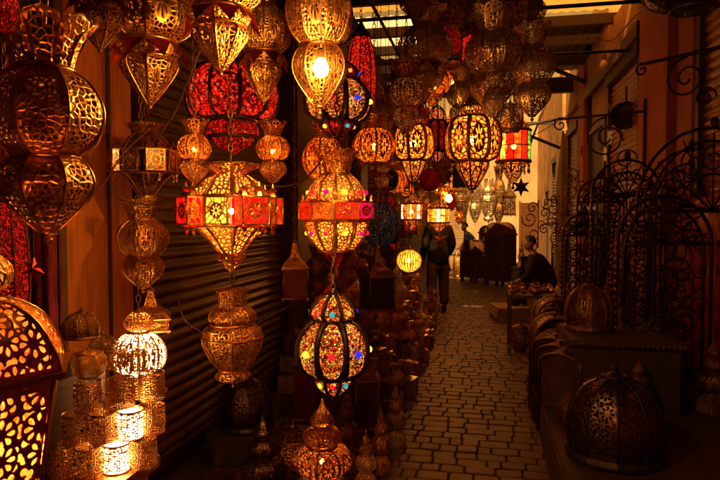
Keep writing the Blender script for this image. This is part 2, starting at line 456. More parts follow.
def st_point(c):
    """wide globe above a flared collar and a long pointed tip"""
    A = 2.05; n = c.get('n', 8); P_ = []
    up = [(.30, .86), (.46, .98), (.50, 1.16), (.47, 1.36), (.36, 1.54), (.22, 1.66)]
    mid = [(.30, .84), (.36, .78), (.35, .70), (.30, .64)]
    low = [(.02, .03), (.13, .18), (.27, .40), (.33, .54), (.30, .63)]
    P_.append(('globe', c['shell'], MB().lathe(up, n, 3, 3)))
    P_.append(('collar', c['shell2'], MB().lathe(mid, n, 3, 2)))
    P_.append(('tip', c['shell'], MB().lathe(low, n, 3, 3, 1.0)))
    pt = MB()
    for i in range(n):
        th = 2 * PI * (i + .5) / n; u = Vector((math.cos(th), math.sin(th), 0)); q = Vector((-u.y, u.x, 0))
        b = pt.add(u * .37 + q * .13 + Vector((0, 0, .80)), u * .37 - q * .13 + Vector((0, 0, .80)), u * .50 + Vector((0, 0, .56)), u * .40 + Vector((0, 0, .74)))
        for f in ((0, 3, 2), (3, 1, 2), (0, 1, 3)): pt.face([b + k for k in f], [(0, 0), (.2, 0), (.1, .2)], [(-.7, -.7), (.7, -.7), (0, .7)])
    P_.append(('pendant_points', c.get('points', 'red_tin'), pt))
    P_.append(('crown', c['shell2'], MB().petals(n, [(.2, 1.66), (.22, 1.76), (.29, 1.92), (.42, 2.04)], .14)))
    P_.append(('ribs', c['frame'], MB().ribs(up, n, .009).ribs(low, n, .008).ring(.31, .85, .018).ring(.30, .635, .016).ring(.22, 1.66, .016)))
    P_.append(('finial', c['frame'], MB().ball((0, 0, .015), .03)))
    if c.get('glass'): P_.append(('glass_lining', c['glass'], MB().lathe(scaled(up), n, 3, 2).lathe(scaled(low, .9), n, 3, 2)))
    c.setdefault('bulb_z', 1.15)
    return A, P_

def st_onion(c):
    A = 1.08; n = 10; P_ = []
    up = [(.30, .42), (.45, .47), (.50, .62), (.49, .78), (.40, .94), (.22, 1.02)]
    mid = [(.24, .40), (.27, .36), (.30, .28), (.27, .23)]
    low = [(.02, .04), (.12, .10), (.22, .17), (.24, .22)]
    P_.append(('globe', c['shell'], MB().lathe(up, n, 3, 3, .3)))
    P_.append(('band', c['shell2'], MB().lathe(mid, n, 3, 2)))
    P_.append(('bowl', c['shell2'], MB().lathe(low, n, 3, 2)))
    P_.append(('frame', c['frame'], MB().ribs(up, n, .022, 3, 0, 4).ring(.31, .42, .03).ring(.26, .225, .025).ring(.22, 1.02, .03).ring(.24, .40, .02)))
    P_.append(('crown', c['frame'], MB().petals(8, [(.10, 1.02), (.10, 1.05), (.13, 1.08)], .05)))
    P_.append(('finial', c['frame'], MB().ball((0, 0, .03), .03)))
    c.setdefault('bulb_z', .7)
    return A, P_

def star_grid(mb, o, u, v, w, h, n=6):
    """flat fretwork panel standing off a coloured pane: border plus six-rayed star bars"""
    o, u, v = Vector(o), Vector(u), Vector(v)
    pt = lambda a, b: o + u * (a * w) + v * (b * h)
    r = min(w, h) * .035
    mb.tube([pt(-.5, -.5), pt(.5, -.5), pt(.5, .5), pt(-.5, .5)], r * 1.3, 4, True)
    for k in range(3):
        a = k * PI / 3 + PI / 6
        mb.tube([pt(.46 * math.cos(a), .46 * math.sin(a)), pt(-.46 * math.cos(a), -.46 * math.sin(a))], r, 4)
    for q in (0, 1):
        mb.tube([pt(.44 * math.cos(2 * PI * k / 3 + q * PI / 3 + PI / 2), .44 * math.sin(2 * PI * k / 3 + q * PI / 3 + PI / 2)) for k in range(3)], r, 4, True)
    for k in range(6):
        a = k * PI / 3
        mb.tube([pt(.2 * math.cos(a + d), .2 * math.sin(a + d)) for d in (0, .6)], r, 4)

def st_boxes(c):
    """domed core ringed by square boxes of coloured glass"""
    A = 1.0; n = 8; P_ = []
    rot = c.get('rot', 0)
    top = [(.36, .66), (.30, .74), (.24, .80), (.13, .86)]
    low = [(.07, .16), (.14, .22), (.24, .33), (.36, .42)]
    btm = [(.02, .02), (.05, .05), (.09, .10), (.14, .13), (.13, .18)]
    P_.append(('dome', c['shell'], MB().lathe(top, n, 3, 3, 1, rot)))
    P_.append(('bowl', c['shell'], MB().lathe(low, n, 3, 3, 1, rot)))
    P_.append(('base_cup', c['shell2'], MB().lathe(btm, n, 2, 2)))
    P_.append(('crown', c['shell2'], MB().petals(8, [(.12, .84), (.17, .88), (.25, .92), (.27, .95)], .11, rot)))
    fr = MB().ring(.36, .665, .012).ring(.36, .415, .012).ribs(top, n, .01, 3, rot).ribs(low, n, .01, 3, rot)
    fr.tube([(0, 0, .86), (0, 0, 1.0)], .012)
    tur = MB(); pend = MB(); fret = MB()
    for i in range(n):
        th = 2 * PI * (i + .5) / n + rot; u = Vector((math.cos(th), math.sin(th), 0)); q = Vector((-u.y, u.x, 0)); up = Vector((0, 0, 1))
        m = Matrix((q, u, up)).transposed().to_4x4()
        big = i % 2 == 0
        w, d0, d1 = (.125, .30, .48) if big else (.10, .28, .40)
        m4 = m
        pane = MB().box(-w, w, d0, d1, .43, .655, m4)
        P_.append(('glass_box', c['boxes'][i % len(c['boxes'])], pane))
        fret.box(-w - .004, w + .004, d1 + .004, d1 + .010, .428, .657, m4)
        for sgn in (-1, 1): fret.box(sgn * w - (.010 if sgn < 0 else -.004), sgn * w + (.010 if sgn > 0 else -.004), d0 + .05, d1 + .002, .428, .657, m4)
        fr.tube([m4 @ Vector((a * (w + .006), d1 + .012, b)) for a, b in ((-1, .428), (1, .428), (1, .657), (-1, .657))], .009, 4, True)
        if big:
            for a in (-.6, .6):
                tur.lathe([(.0, .66), (.045, .665), (.03, .70), (.045, .72), (.015, .745), (.006, .78)], 6, 1, 2, 0, c=tuple(u * (d1 - .07) + q * (a * w)))
                pend.lathe([(.004, .33), (.02, .355), (.012, .38), (.03, .41), (.0, .428)], 6, 1, 2, 0, c=tuple(u * (d1 - .07) + q * (a * w)))
    P_.append(('turrets', c['frame'], tur)); P_.append(('drops', c['frame'], pend)); P_.append(('fretwork', 'brass_fret', fret)); P_.append(('frame', c['frame'], fr))
    if c.get('glass'): P_.append(('glass_lining', c['glass'], MB().lathe(scaled(top, .9), n, 2, 2, 1, rot).lathe(scaled(low, .9), n, 2, 2, 1, rot)))
    c.setdefault('bulb_z', .54)
    return A, P_

def st_band(c):
    """crown of tall leaves, gored dome, belt of coloured panes, gored bowl and red tip"""
    A = 1.62; n = 10; P_ = []; rot = .16
    top = [(.37, .97), (.36, 1.08), (.29, 1.20), (.18, 1.30)]
    low = [(.22, .34), (.33, .46), (.40, .60), (.42, .72)]
    tip = [(.02, .10), (.08, .18), (.18, .27), (.21, .32)]
    P_.append(('dome', c['shell'], MB().lathe(top, n, 3, 3, .8, rot)))
    P_.append(('bowl', c['shell'], MB().lathe(low, n, 3, 3, .8, rot)))
    P_.append(('tip', 'red_tin', MB().lathe(tip, n, 2, 2)))
    P_.append(('crown', c['shell2'], MB().petals(8, [(.15, 1.30), (.16, 1.38), (.20, 1.50), (.31, 1.61)], .10)))
    fr = MB().ring(.425, .73, .014).ring(.41, .955, .014).ribs(top, n, .012, 3, rot).ribs(low, n, .012, 3, rot).ring(.22, .335, .016).ring(.175, 1.30, .016)
    fret = MB()
    for i in range(n):
        th = 2 * PI * (i + .5) / n + rot; u = Vector((math.cos(th), math.sin(th), 0)); q = Vector((-u.y, u.x, 0)); up = Vector((0, 0, 1))
        m = Matrix((q, u, up)).transposed().to_4x4()
        P_.append(('belt_pane', c['boxes'][i % len(c['boxes'])], MB().box(-.145, .145, .40, .46, .74, .945, m)))
        fret.box(-.147, .147, .464, .470, .738, .947, m)
        fr.tube([m @ Vector((a * .147, .472, b)) for a, b in ((-1, .738), (1, .738), (1, .947), (-1, .947))], .008, 4, True)
        fr.lathe([(.0, .96), (.03, .965), (.015, 1.0), (.025, 1.01), (.004, 1.05)], 5, 1, 1, 0, c=tuple(u * .44))
        gm = MB().ball(u * .365 + up * 1.07, .032)
        P_.append(('gem', ['gem_pink', 'gem_yellow', 'gem_red'][i % 3], gm))
        gm = MB().ball(u * .385 + up * .56, .028)
        P_.append(('gem', ['gem_red', 'gem_yellow', 'gem_pink'][i % 3], gm))
    P_.append(('fretwork', 'brass_fret', fret)); P_.append(('frame', c['frame'], fr))
    P_.append(('finial', c['frame'], MB().lathe([(0, 0), (.02, .03), (.03, .06), (.012, .08), (.03, .11)], 8, 1, 2, 0)))
    P_.append(('glass_lining', c['glass'], MB().lathe(scaled(top, .92), n, 2, 2, .8, rot).lathe(scaled(low, .92), n, 2, 2, .8, rot)))
    c.setdefault('bulb_z', .66)
    return A, P_

def st_mosaic(c):
    """black metal frame holding oval panels of bead mosaic with round glass gems"""
    A = 1.5; n = 8; P_ = []; rot = c.get('rot', .0)
    body = [(.28, .36), (.43, .46), (.50, .66), (.48, .86), (.36, 1.02), (.24, 1.09)]
    neck = [(.27, 1.10), (.32, 1.16), (.31, 1.24), (.22, 1.34), (.10, 1.42)]
    base = [(.10, .10), (.20, .18), (.26, .27), (.27, .35)]
    fr = MB().ring(.285, .36, .035, 5, 32).ring(.26, 1.095, .03, 5, 32)
    fr.ribs(body, n, .042, 3, rot, 5, 1.0).ribs(neck, n, .03, 3, rot, 4).ribs(base, n, .03, 3, rot, 4)
    shell = MB().lathe(scaled(body, .985), n, 4, 3, .6, rot)
    P_.append(('mosaic_panels', c['shell'], shell))
    P_.append(('neck', c['shell2'], MB().lathe(neck, n, 3, 3, .6, rot)))
    P_.append(('base', c['shell2'], MB().lathe(base, n, 3, 3, .6, rot)))
    # corner plates that leave an oval window in every panel
    bp = cr(body, 4)
    pl = MB()
    for i in range(n):
        L = len(bp)
        for sgn in (-1, 1):
            rows = []
            for j, (r, z) in enumerate(bp):
                f = 2 * j / (L - 1) - 1
                half = PI / n
                wdt = .80 * math.sqrt(max(0, 1 - (f / .93) ** 2))
                a0 = 2 * PI * (i + .5) / n + rot + sgn * half * wdt; a1 = 2 * PI * (i + .5) / n + rot + sgn * half
                rows.append(pl.add(*[(r * 1.004 * math.cos(x), r * 1.004 * math.sin(x), z) for x in (a0, (a0 + a1) / 2, a1)]))
            for j in range(L - 1):
                for k in (0, 1): pl.face((rows[j] + k, rows[j] + k + 1, rows[j + 1] + k + 1, rows[j + 1] + k), smooth=True)
        cols = ['gem_blue', 'gem_yellow', 'gem_red', 'gem_teal', 'gem_orange', 'gem_blue', 'gem_yellow', 'gem_red']
        th = 2 * PI * (i + .5) / n + rot
        if c.get('gems', True):
            k = (i + c.get('gshift', 0)) % 8
            P_.append(('gem', cols[k], MB().ball((.485 * math.cos(th), .485 * math.sin(th), .70), .045)))
            P_.append(('gem', cols[(k + 3) % 8], MB().ball((.235 * math.cos(th), .235 * math.sin(th), .26), .036)))
            P_.append(('gem', cols[(k + 4) % 8], MB().ball((.305 * math.cos(th), .305 * math.sin(th), 1.2), .034)))
    P_.append(('frame', c['frame'], fr)); P_.append(('panel_surrounds', c['frame'], pl))
    P_.append(('finial', c['frame'], MB().lathe([(0, 0), (.03, .03), (.02, .06), (.05, .08), (.10, .10)], 8, 1, 2, 0)))
    P_.append(('cap', c['frame'], MB().lathe([(.10, 1.42), (.06, 1.44), (.03, 1.5)], 8, 1, 1, 0)))
    c.setdefault('bulb_z', .68)
    return A, P_

def st_urn(c):
    A = 1.6; n = 8; P_ = []
    low = [(.22, .22), (.34, .34), (.47, .60), (.50, .76)]
    sh = [(.50, .77), (.47, .90), (.36, .98)]
    up = [(.33, 1.0), (.38, 1.08), (.36, 1.18), (.25, 1.28)]
    base = [(.12, .02), (.26, .04), (.30, .12), (.22, .20)]
    P_.append(('bowl', c['shell'], MB().lathe(low, n, 3, 2, 1)))
    P_.append(('shoulder', c['shell2'], MB().lathe(sh, n, 3, 2, 1)))
    P_.append(('neck', c['shell'], MB().lathe(up, n, 3, 3, 1)))
    P_.append(('foot', c['shell2'], MB().lathe(base, n, 3, 2, 1)))
    P_.append(('crown', c['shell2'], MB().petals(n, [(.23, 1.28), (.23, 1.38), (.24, 1.48), (.29, 1.58)], .11)))
    P_.append(('frame', c['frame'], MB().ring(.50, .765, .018, 5, 24).ring(.36, .99, .02).ring(.22, .21, .02).ribs(low, n, .012).ribs(up, n, .01)))
    P_.append(('finial', c['frame'], MB().lathe([(0, -.12), (.02, -.08), (.012, -.04), (.05, 0), (.12, .02)], 8, 1, 2, 0)))
    if c.get('glass'): P_.append(('glass_lining', c['glass'], MB().lathe(scaled(low, .92), n, 3, 2, 1).lathe(scaled(up, .9), n, 3, 2, 1)))
    c.setdefault('bulb_z', .6)
    return A, P_

def st_house(c):
    """box lantern: panes in a metal frame under a pyramid roof"""
    A = c.get('A', 1.6); n = c.get('n', 4); P_ = []; rot = PI / 4 if n == 4 else 0; rot += c.get('rot', 0)
    h = A - .85
    wall = [(.46, .08), (.46, h)]
    P_.append(('panes', c['shell'], MB().lathe(wall, n, 1 if n > 4 else 2, 1, 1, rot, False)))
    P_.append(('roof', c['shell2'], MB().lathe([(.52, h + .02), (.40, h + .17), (.20, h + .30), (.15, h + .40), (.07, A - .14)], n, 2, 2, 1, rot)))
    fr = MB().lathe([(.40, .02), (.52, .03), (.52, .07), (.46, .09)], n, 1, 1, 1, rot, False).lathe([(.46, h - .02), (.53, h), (.53, h + .03), (.46, h + .05)], n, 1, 1, 1, rot, False)
    fr.ribs(wall, n, .025, 1, rot, 4, 1.0)
    P_.append(('frame', c['frame'], fr))
    ft = MB()
    for i in range(n):
        th = 2 * PI * i / n + rot; ft.ball((.46 * math.cos(th), .46 * math.sin(th), .0), .035, 8, 5)
    P_.append(('feet', c['frame'], ft))
    P_.append(('finial', c['frame'], MB().lathe([(.07, A - .14), (.09, A - .10), (.05, A - .06), (.02, A)], 8, 1, 2, 0)))
    if c.get('glass'): P_.append(('glass_lining', c['glass'], MB().lathe(scaled(wall, .9), n, 1, 1, 1, rot, False)))
    c.setdefault('bulb_z', h / 2)
    return A, P_

def st_skirt(c):
    A = 1.6; n = 8; P_ = []
    up = [(.20, .34), (.42, .46), (.50, .68), (.46, .92), (.30, 1.10), (.17, 1.16)]
    nk = [(.16, 1.17), (.24, 1.24), (.27, 1.34), (.2, 1.46), (.10, 1.54)]
    sk = [(.20, .33), (.26, .25), (.42, .10), (.50, .02)]
    P_.append(('globe', c['shell'], MB().lathe(up, n, 3, 3, .5)))
    P_.append(('neck', c['shell2'], MB().lathe(nk, n, 3, 2)))
    P_.append(('skirt', c['shell2'], MB().lathe(sk, n, 3, 2, 1)))
    P_.append(('frame', c['frame'], MB().ring(.2, .335, .02).ring(.165, 1.165, .02).ring(.5, .02, .014, 5, 32).ribs(up, n, .009)))
    P_.append(('finial', c['frame'], MB().lathe([(.10, 1.54), (.05, 1.56), (.015, 1.6)], 8, 1, 1, 0)))
    if c.get('glass'): P_.append(('glass_lining', c['glass'], MB().lathe(scaled(up), n, 3, 2, .5)))
    c.setdefault('bulb_z', .62)
    return A, P_

def st_parch(c):
    """ring-painted parchment globe under a leaf crown with a pointed lower cone"""
    A = c.get('A', 1.9); n = c.get('n', 8); P_ = []; rot = c.get('rot', 0)
    up = [(.28, .62), (.44, .70), (.50, .92), (.50, 1.10), (.43, 1.32), (.30, 1.42)]
    lo = [(.04, .08), (.14, .22), (.25, .42), (.29, .54), (.29, .60)]
    P_.append(('globe', c['shell'], MB().lathe(up, n, 3, 3, .8, rot)))
    P_.append(('cone', c['shell2'], MB().lathe(lo, n, 3, 3, .8, rot)))
    P_.append(('crown', c['shell2'], MB().petals(n, [(.29, 1.43), (.26, 1.54), (.2, 1.68)], .10, rot)))
    P_.append(('frame', c['frame'], MB().ribs(up, n, .034, 3, rot).ribs(lo, n, .02, 3, rot).ring(.29, .61, .025).ring(.30, 1.425, .02)))
    if c.get('glass'): P_.append(('glass_lining', c['glass'], MB().lathe(scaled(up, .93), n, 3, 2, .8, rot).lathe(scaled(lo, .9), n, 2, 2, .8, rot)))
    P_.append(('cap', c['frame'], MB().lathe([(.22, 1.6), (.12, 1.72), (.05, 1.82), (.02, 1.9)], 8, 1, 2, 0)))
    P_.append(('finial', c['frame'], MB().lathe([(0, 0), (.03, .04), (.015, .07), (.04, .08)], 8, 1, 2, 0)))
    c.setdefault('bulb_z', 1.0)
    return A, P_

def st_drum(c):
    """drum of coloured glass strips between metal hoops, dome above and fringe of drops below"""
    A = c.get('A', 1.7); n = 14; P_ = []
    z0, z1 = .46 * A / 1.7 + .1, 1.06 * A / 1.7 + .1
    for i in range(n):
        a0, a1 = 2 * PI * i / n + .03, 2 * PI * (i + 1) / n - .03
        st = MB()
        b = st.add(*[(.46 * math.cos(a), .46 * math.sin(a), z) for z in (z0, z1) for a in (a0, (a0 + a1) / 2, a1)])
        st.face((b, b + 1, b + 4, b + 3)); st.face((b + 1, b + 2, b + 5, b + 4))
        P_.append(('glass_strip', c['boxes'][i % len(c['boxes'])], st))
    fr = MB().ring(.475, z0, .03, 5, 28).ring(.475, z1, .03, 5, 28).ring(.475, (z0 + z1) / 2, .012, 4, 28)
    fr.ribs([(.46, z0), (.46, z1)], n, .014, 1)
    P_.append(('hoops', c['frame'], fr))
    top = [(.46, z1 + .02), (.40, z1 + .12), (.22, z1 + .24), (.08, z1 + .34)]
    P_.append(('dome', c['shell'], MB().lathe(top, 10, 2, 2)))
    P_.append(('under_dome', c['shell'], MB().lathe([(.04, .12), (.18, .24), (.36, z0 - .08), (.45, z0 - .02)], 10, 2, 2)))
    dr = MB()
    for i in range(10):
        th = 2 * PI * i / 10; dr.lathe([(.0, z0 - .26), (.03, z0 - .2), (.012, z0 - .14), (.02, z0 - .08), (.006, z0 - .02)], 6, 1, 2, 0, c=(.44 * math.cos(th), .44 * math.sin(th), 0))
    P_.append(('drops', c['frame'], dr))
    P_.append(('finial', c['frame'], MB().lathe([(0, 0), (.05, .04), (.02, .09), (.04, .12)], 8, 1, 2, 0))); P_.append(('cap', c['frame'], MB().lathe([(.08, z1 + .34), (.05, z1 + .40), (.015, A)], 8, 1, 1, 0)))
    c.setdefault('bulb_z', (z0 + z1) / 2)
    return A, P_

def st_ball(c):
    return 1.15, [('ball', c['shell'], MB().ball((0, 0, .5), .5, 20, 14)),
                  ('cap', c['frame'], MB().lathe([(.16, .97), (.13, 1.02), (.05, 1.05), (.02, 1.15)], 10, 1, 2, 0))]

def st_wire(c):
    A = 1.1; w = MB()
    for i in range(14):
        th = PI * i / 14
        w.tube([(.5 * math.cos(th) * math.sin(t_), .5 * math.sin(th) * math.sin(t_), .5 - .5 * math.cos(t_)) for t_ in [2 * PI * k / 24 for k in range(24)]], .018, 4, True)
    P_ = [('wire_cage', c['frame'], w), ('paper_shade', c['glass'], MB().ball((0, 0, .5), .47, 18, 12)),
          ('cap', c['frame'], MB().lathe([(.14, .96), (.1, 1.02), (.02, 1.1)], 8, 1, 1, 0))]
    c.setdefault('bulb_z', .5)
    return A, P_

def st_tower(c):
    """floor lantern: flared hexagonal foot, globe, small globe and spire"""
    A = 2.1; n = 6; P_ = []
    foot = [(.50, .02), (.50, .10), (.40, .34), (.22, .52)]
    g1 = [(.20, .54), (.36, .62), (.44, .82), (.38, 1.04), (.20, 1.14)]
    g2 = [(.18, 1.16), (.28, 1.24), (.29, 1.36), (.2, 1.5), (.13, 1.54)]
    sp = [(.13, 1.55), (.19, 1.64), (.12, 1.8), (.05, 1.95), (.015, 2.1)]
    P_.append(('foot', c['shell2'], MB().lathe(foot, n, 3, 2, 1)))
    P_.append(('globe', c['shell'], MB().lathe(g1, 8, 3, 3, .6)))
    P_.append(('upper_globe', c['shell'], MB().lathe(g2, 8, 3, 3, .6)))
    P_.append(('spire', c['shell2'], MB().lathe(sp, 8, 2, 3, .6)))
    P_.append(('frame', c['frame'], MB().ring(.22, .53, .022).ring(.2, 1.15, .02).ring(.135, 1.545, .018).ribs(foot, n, .014).lathe([(.47, 0), (.52, 0), (.52, .03), (.47, .03)], n, 1, 1, 1, 0, False)))
    if c.get('glass'): P_.append(('glass_lining', c['glass'], MB().lathe(scaled(g1), 8, 2, 2, .6).lathe(scaled(foot, .9), n, 2, 2, 1)))
    c.setdefault('bulb_z', .8)
    return A, P_

def st_dome(c):
    A = c.get('A', 1.05); n = 10; P_ = []; k = A / 1.05
    d = [(.47, .10), (.50, .30 * k), (.46, .54 * k), (.33, .76 * k), (.12, .88 * k)]
    P_.append(('dome', c['shell'], MB().lathe(d, n, 3, 4, .7)))
    P_.append(('base', c['frame'], MB().lathe([(.44, 0), (.50, .0), (.51, .05), (.48, .10)], 20, 1, 2, 0, close=True)))
    P_.append(('ribs', c['frame'], MB().ribs(d, n, .014, 4).ring(.12, .885 * k, .02)))
    P_.append(('finial', c['frame'], MB().lathe([(.12, .885 * k), (.06, .92 * k), (.03, .95 * k), (.05, .975 * k), (.03, 1.0 * k), (.008, 1.05 * k)], 8, 1, 3, 0, smooth=True)))
    return A, P_

def st_cup(c):
    A = c.get('A', .9); k = 1
    P_ = [('cup', c['shell'], MB().lathe([(.44, .0), (.47, .1), (.48, A * .5), (.47, A - .1), (.45, A)], 5, 8, 2, 0, c.get('rot', 0))),
          ('rims', c['frame'], MB().ring(.455, A, .022, 5, 24).ring(.45, .01, .022, 5, 24)),
          ('bottom', c['frame'], MB().lathe([(0.001, .012), (.44, .012)], 5, 4, 1, 0, 0, False))]
    if c.get('gem'):
        for i in range(5):
            th = 2 * PI * (i + .5) / 5 + c.get('rot', 0)
            P_.append(('gem', c['gem'], MB().ball((.478 * math.cos(th), .478 * math.sin(th), A * .5), .06, 10, 6)))
    if c.get('glass'): P_.append(('glass_lining', c['glass'], MB().lathe([(.42, .03), (.42, A - .06)], 20, 1, 1, 0, 0, False)))
    c.setdefault('bulb_z', A * .5)
    return A, P_

def st_bowl(c):
    """small closed pot with rounded sides"""
    A = .85
    pr = [(.30, .02), (.44, .10), (.5, .36), (.47, .60), (.38, .72)]
    P_ = [('pot', c['shell'], MB().lathe(pr, 6, 4, 3, .3)), ('lid', c['shell2'], MB().lathe([(.38, .72), (.28, .78), (.08, .82)], 6, 3, 2, .3)),
          ('rims', c['frame'], MB().ring(.30, .02, .025).ring(.385, .72, .022).ball((0, 0, .84), .05, 8, 6))]
    return A, P_

def st_cube(c):
    """square lantern with punched round rosettes on its faces"""
    A = 1.1; rot = PI / 4
    P_ = [('sides', c['shell'], MB().lathe([(.62, .04), (.62, .92)], 4, 2, 1, 1, rot, False)),
          ('frame', c['frame'], MB().lathe([(.58, 0), (.66, 0), (.66, .05), (.62, .05)], 4, 1, 1, 1, rot, False).lathe([(.62, .91), (.66, .91), (.66, .96), (.3, 1.04), (.08, 1.06)], 4, 1, 1, 1, rot, False).ribs([(.62, .04), (.62, .92)], 4, .03, 1, rot, 4, 1)),
          ('knob', c['frame'], MB().ball((0, 0, 1.08), .06, 8, 6))]
    c.setdefault('bulb_z', .5)
    return A, P_

def st_hex(c):
    """large hexagonal lantern: ring ball on a dome, flared rim and tapering panels"""
    A = 1.62; n = 6; P_ = []; rot = c.get('rot', 0)
    dm = [(.50, .98), (.48, 1.06), (.38, 1.22), (.24, 1.31), (.12, 1.34)]
    bd = [(.30, .06), (.37, .40), (.46, .94)]
    tb = [(.10, 1.35), (.19, 1.41), (.20, 1.50), (.12, 1.57), (.05, 1.60)]
    P_.append(('dome', c['shell'], MB().lathe(dm, n, 4, 3, 1, rot)))
    P_.append(('panels', c['shell'], MB().lathe(bd, n, 4, 1, 1, rot, False)))
    for nm_, pr_, rw in (('dome_inner_wall', dm, 3), ('panel_inner_wall', bd, 1)):
        P_.append((nm_, c['shell'], MB().lathe(pr_, n, 4, rw, 1, rot, rw > 1).tf(lambda v: Vector((v.x * .972, v.y * .972, v.z)))))
    P_.append(('top_ball', c['shell2'], MB().lathe(tb, 8, 3, 3, .5, rot)))
    P_.append(('frame', c['frame'], MB().lathe([(.46, .94), (.52, .95), (.53, .985), (.49, .99)], n, 1, 1, 1, rot, False).ribs(bd, n, .013, 1, rot, 5, 1).ribs(dm, n, .009, 3, rot, 5, 1).lathe([(.26, 0), (.32, .01), (.32, .05), (.30, .06)], n, 1, 1, 1, rot, False).ring(.11, 1.345, .02)))
    if c.get('glass'): P_.append(('glass_lining', c['glass'], MB().lathe(scaled(dm, .93), n, 2, 2, 1, rot).lathe(scaled(bd, .93), n, 2, 1, 1, rot, False).lathe(scaled(tb, .9), 8, 2, 2, .5, rot)))
    c.setdefault('bulb_z', .6)
    return A, P_

def st_tall(c):
    """tall tapering lantern of red beads with a bell foot"""
    A = 2.4; n = 8
    b = [(.40, .30), (.44, .8), (.38, 1.5), (.26, 1.95)]
    return A, [('body', c['shell'], MB().lathe(b, n, 3, 3, .6)), ('bell', c['shell2'], MB().lathe([(.10, .0), (.34, .1), (.42, .2), (.40, .29)], n, 2, 2, .6)),
               ('cap', c['frame'], MB().lathe([(.26, 1.96), (.28, 2.04), (.14, 2.2), (.03, 2.4)], n, 2, 2, 0)),
               ('frame', c['frame'], MB().ribs(b, n, .022, 3).ring(.41, .295, .025).ring(.265, 1.955, .025))]

STY = dict(gourd=st_gourd, globe=st_globe, point=st_point, onion=st_onion, boxes=st_boxes, band=st_band, mosaic=st_mosaic, urn=st_urn,
           house=st_house, skirt=st_skirt, parch=st_parch, drum=st_drum, ball=st_ball, wire=st_wire, tower=st_tower, dome=st_dome, cup=st_cup,
           bowl=st_bowl, cube=st_cube, hex=st_hex, tall=st_tall)
SPLIT = {'turrets': 'turret', 'drops': 'drop', 'feet': 'foot', 'rims': 'rim', 'glass_lining': 'glass_lining', 'pendant_points': 'pendant_point'}
def islands(mb):
    par = list(range(len(mb.v)))
    def fd(a):
        while par[a] != a: par[a] = par[par[a]]; a = par[a]
        return a
    for f in mb.f:
        a = fd(f[0])
        for q in f[1:]: par[fd(q)] = a
    out = {}; u = 0
    for f, sm in zip(mb.f, mb.sm):
        k = fd(f[0]); o, mp = out.setdefault(k, (MB(), {}))
        for q in f:
            if q not in mp: mp[q] = o.add(mb.v[q])
        o.face([mp[q] for q in f], mb.uv[u:u + len(f)], mb.go[u:u + len(f)], sm); u += len(f)
    return [o for o, _ in out.values()]
PAL = dict(
    brass=dict(shell='brass_net', shell2='brass_dots', frame='brass'),
    brassd=dict(shell='brass_dots', shell2='brass_dots_plain', frame='brass'),
    lace=dict(shell='brass_lace', shell2='brass_lace', frame='brass'),
    big=dict(shell='brass_net_big', shell2='brass_net_big', frame='brass'),
    dark=dict(shell='dark_net', shell2='dark_dots', frame='brass_dull'),
    darkd=dict(shell='dark_dots', shell2='dark_net', frame='brass_dull'),
    pew=dict(shell='pewter_dots', shell2='pewter_net', frame='silver'),
    pewn=dict(shell='pewter_net', shell2='pewter_dots', frame='silver'),
    red=dict(shell='red_beads', shell2='dim_red_beads', frame='iron'),
    dimred=dict(shell='dim_red_beads', shell2='dim_red_beads', frame='iron'),
    redpane=dict(shell='dark_red_pane', shell2='dark_dots', frame='brass_dull'),
    iron=dict(shell='iron_leaf', shell2='iron_leaf', frame='iron'),
)

def beads_chain(length, W, r=.0028):
    """hanging chain: rod with small links near the lamp"""
    mb = MB(); n = 7; z = 0.0; ln = .032
    m = min(int(length / ln), 22)
    for i in range(m):
        c = z + ln * .5; ax = i % 2
        pts = []
        for k in range(8):
            a = 2 * PI * k / 8; x = .0085 * math.cos(a); zz = c + .019 * math.sin(a)
            pts.append((x, 0, zz) if ax else (0, x, zz))
        mb.tube(pts, r, 4, True); z += ln
    if length > z: mb.tube([(0, 0, z), (0, 0, length)], r, 4)
    return mb

RAIL = 3.45
def lantern(sty, x0, x1, y0, y1, z, pal, label, name='hanging_lantern', cat='lantern', hang=True, group=None, bulb=None, bsize=1.0, rz=None, top=None, chain=True, cord_r=.004, **kw):
    c = dict(PAL[pal]) if isinstance(pal, str) else dict(pal); c.update(kw)
    A, parts = STY[sty](c)
    W = (x1 - x0) * z / F; H = (y1 - y0) * z / F; k = H / A
    base = P((x0 + x1) / 2, y1, z)
    if rz is None: rz = rnd(0, 1)
    root = thing(name, base, label, cat, rz, group)
    made = {}
    for pn, mat, mb in parts:
        mb.tf(lambda v: Vector((v.x * W, v.y * W, v.z * k)))
        if pn in SPLIT:
            for q in islands(mb): q.build(SPLIT[pn], mat, root)
        else: mb.build(pn, mat, root)
    if bulb:
        r = min(.028, .075 * W) * bsize
        MB().ball((0, 0, c.get('bulb_z', .5) * k), r, 10, 7).build('bulb', bulb, root)
    if hang:
        t_ = top if top is not None else (RAIL if base.z + H < RAIL - .1 else base.z + H + .4)
        L = t_ - base.z - H
        if L > .02:
            mb = beads_chain(L, W) if chain else MB().tube([(0, 0, 0), (0, 0, L)], cord_r, 5)
            mb.tf(lambda v: v + Vector((0, 0, H - .01))).build('chain', 'brass_dull', root)
    return root

# ------------------------------------------------------------------ the alley
XL, XR = -1.9, 1.6
g = MB(); g.box(-60, 60, -60, 90, -.30, -.016); struct(g.build('ground', 'joint_sand'))
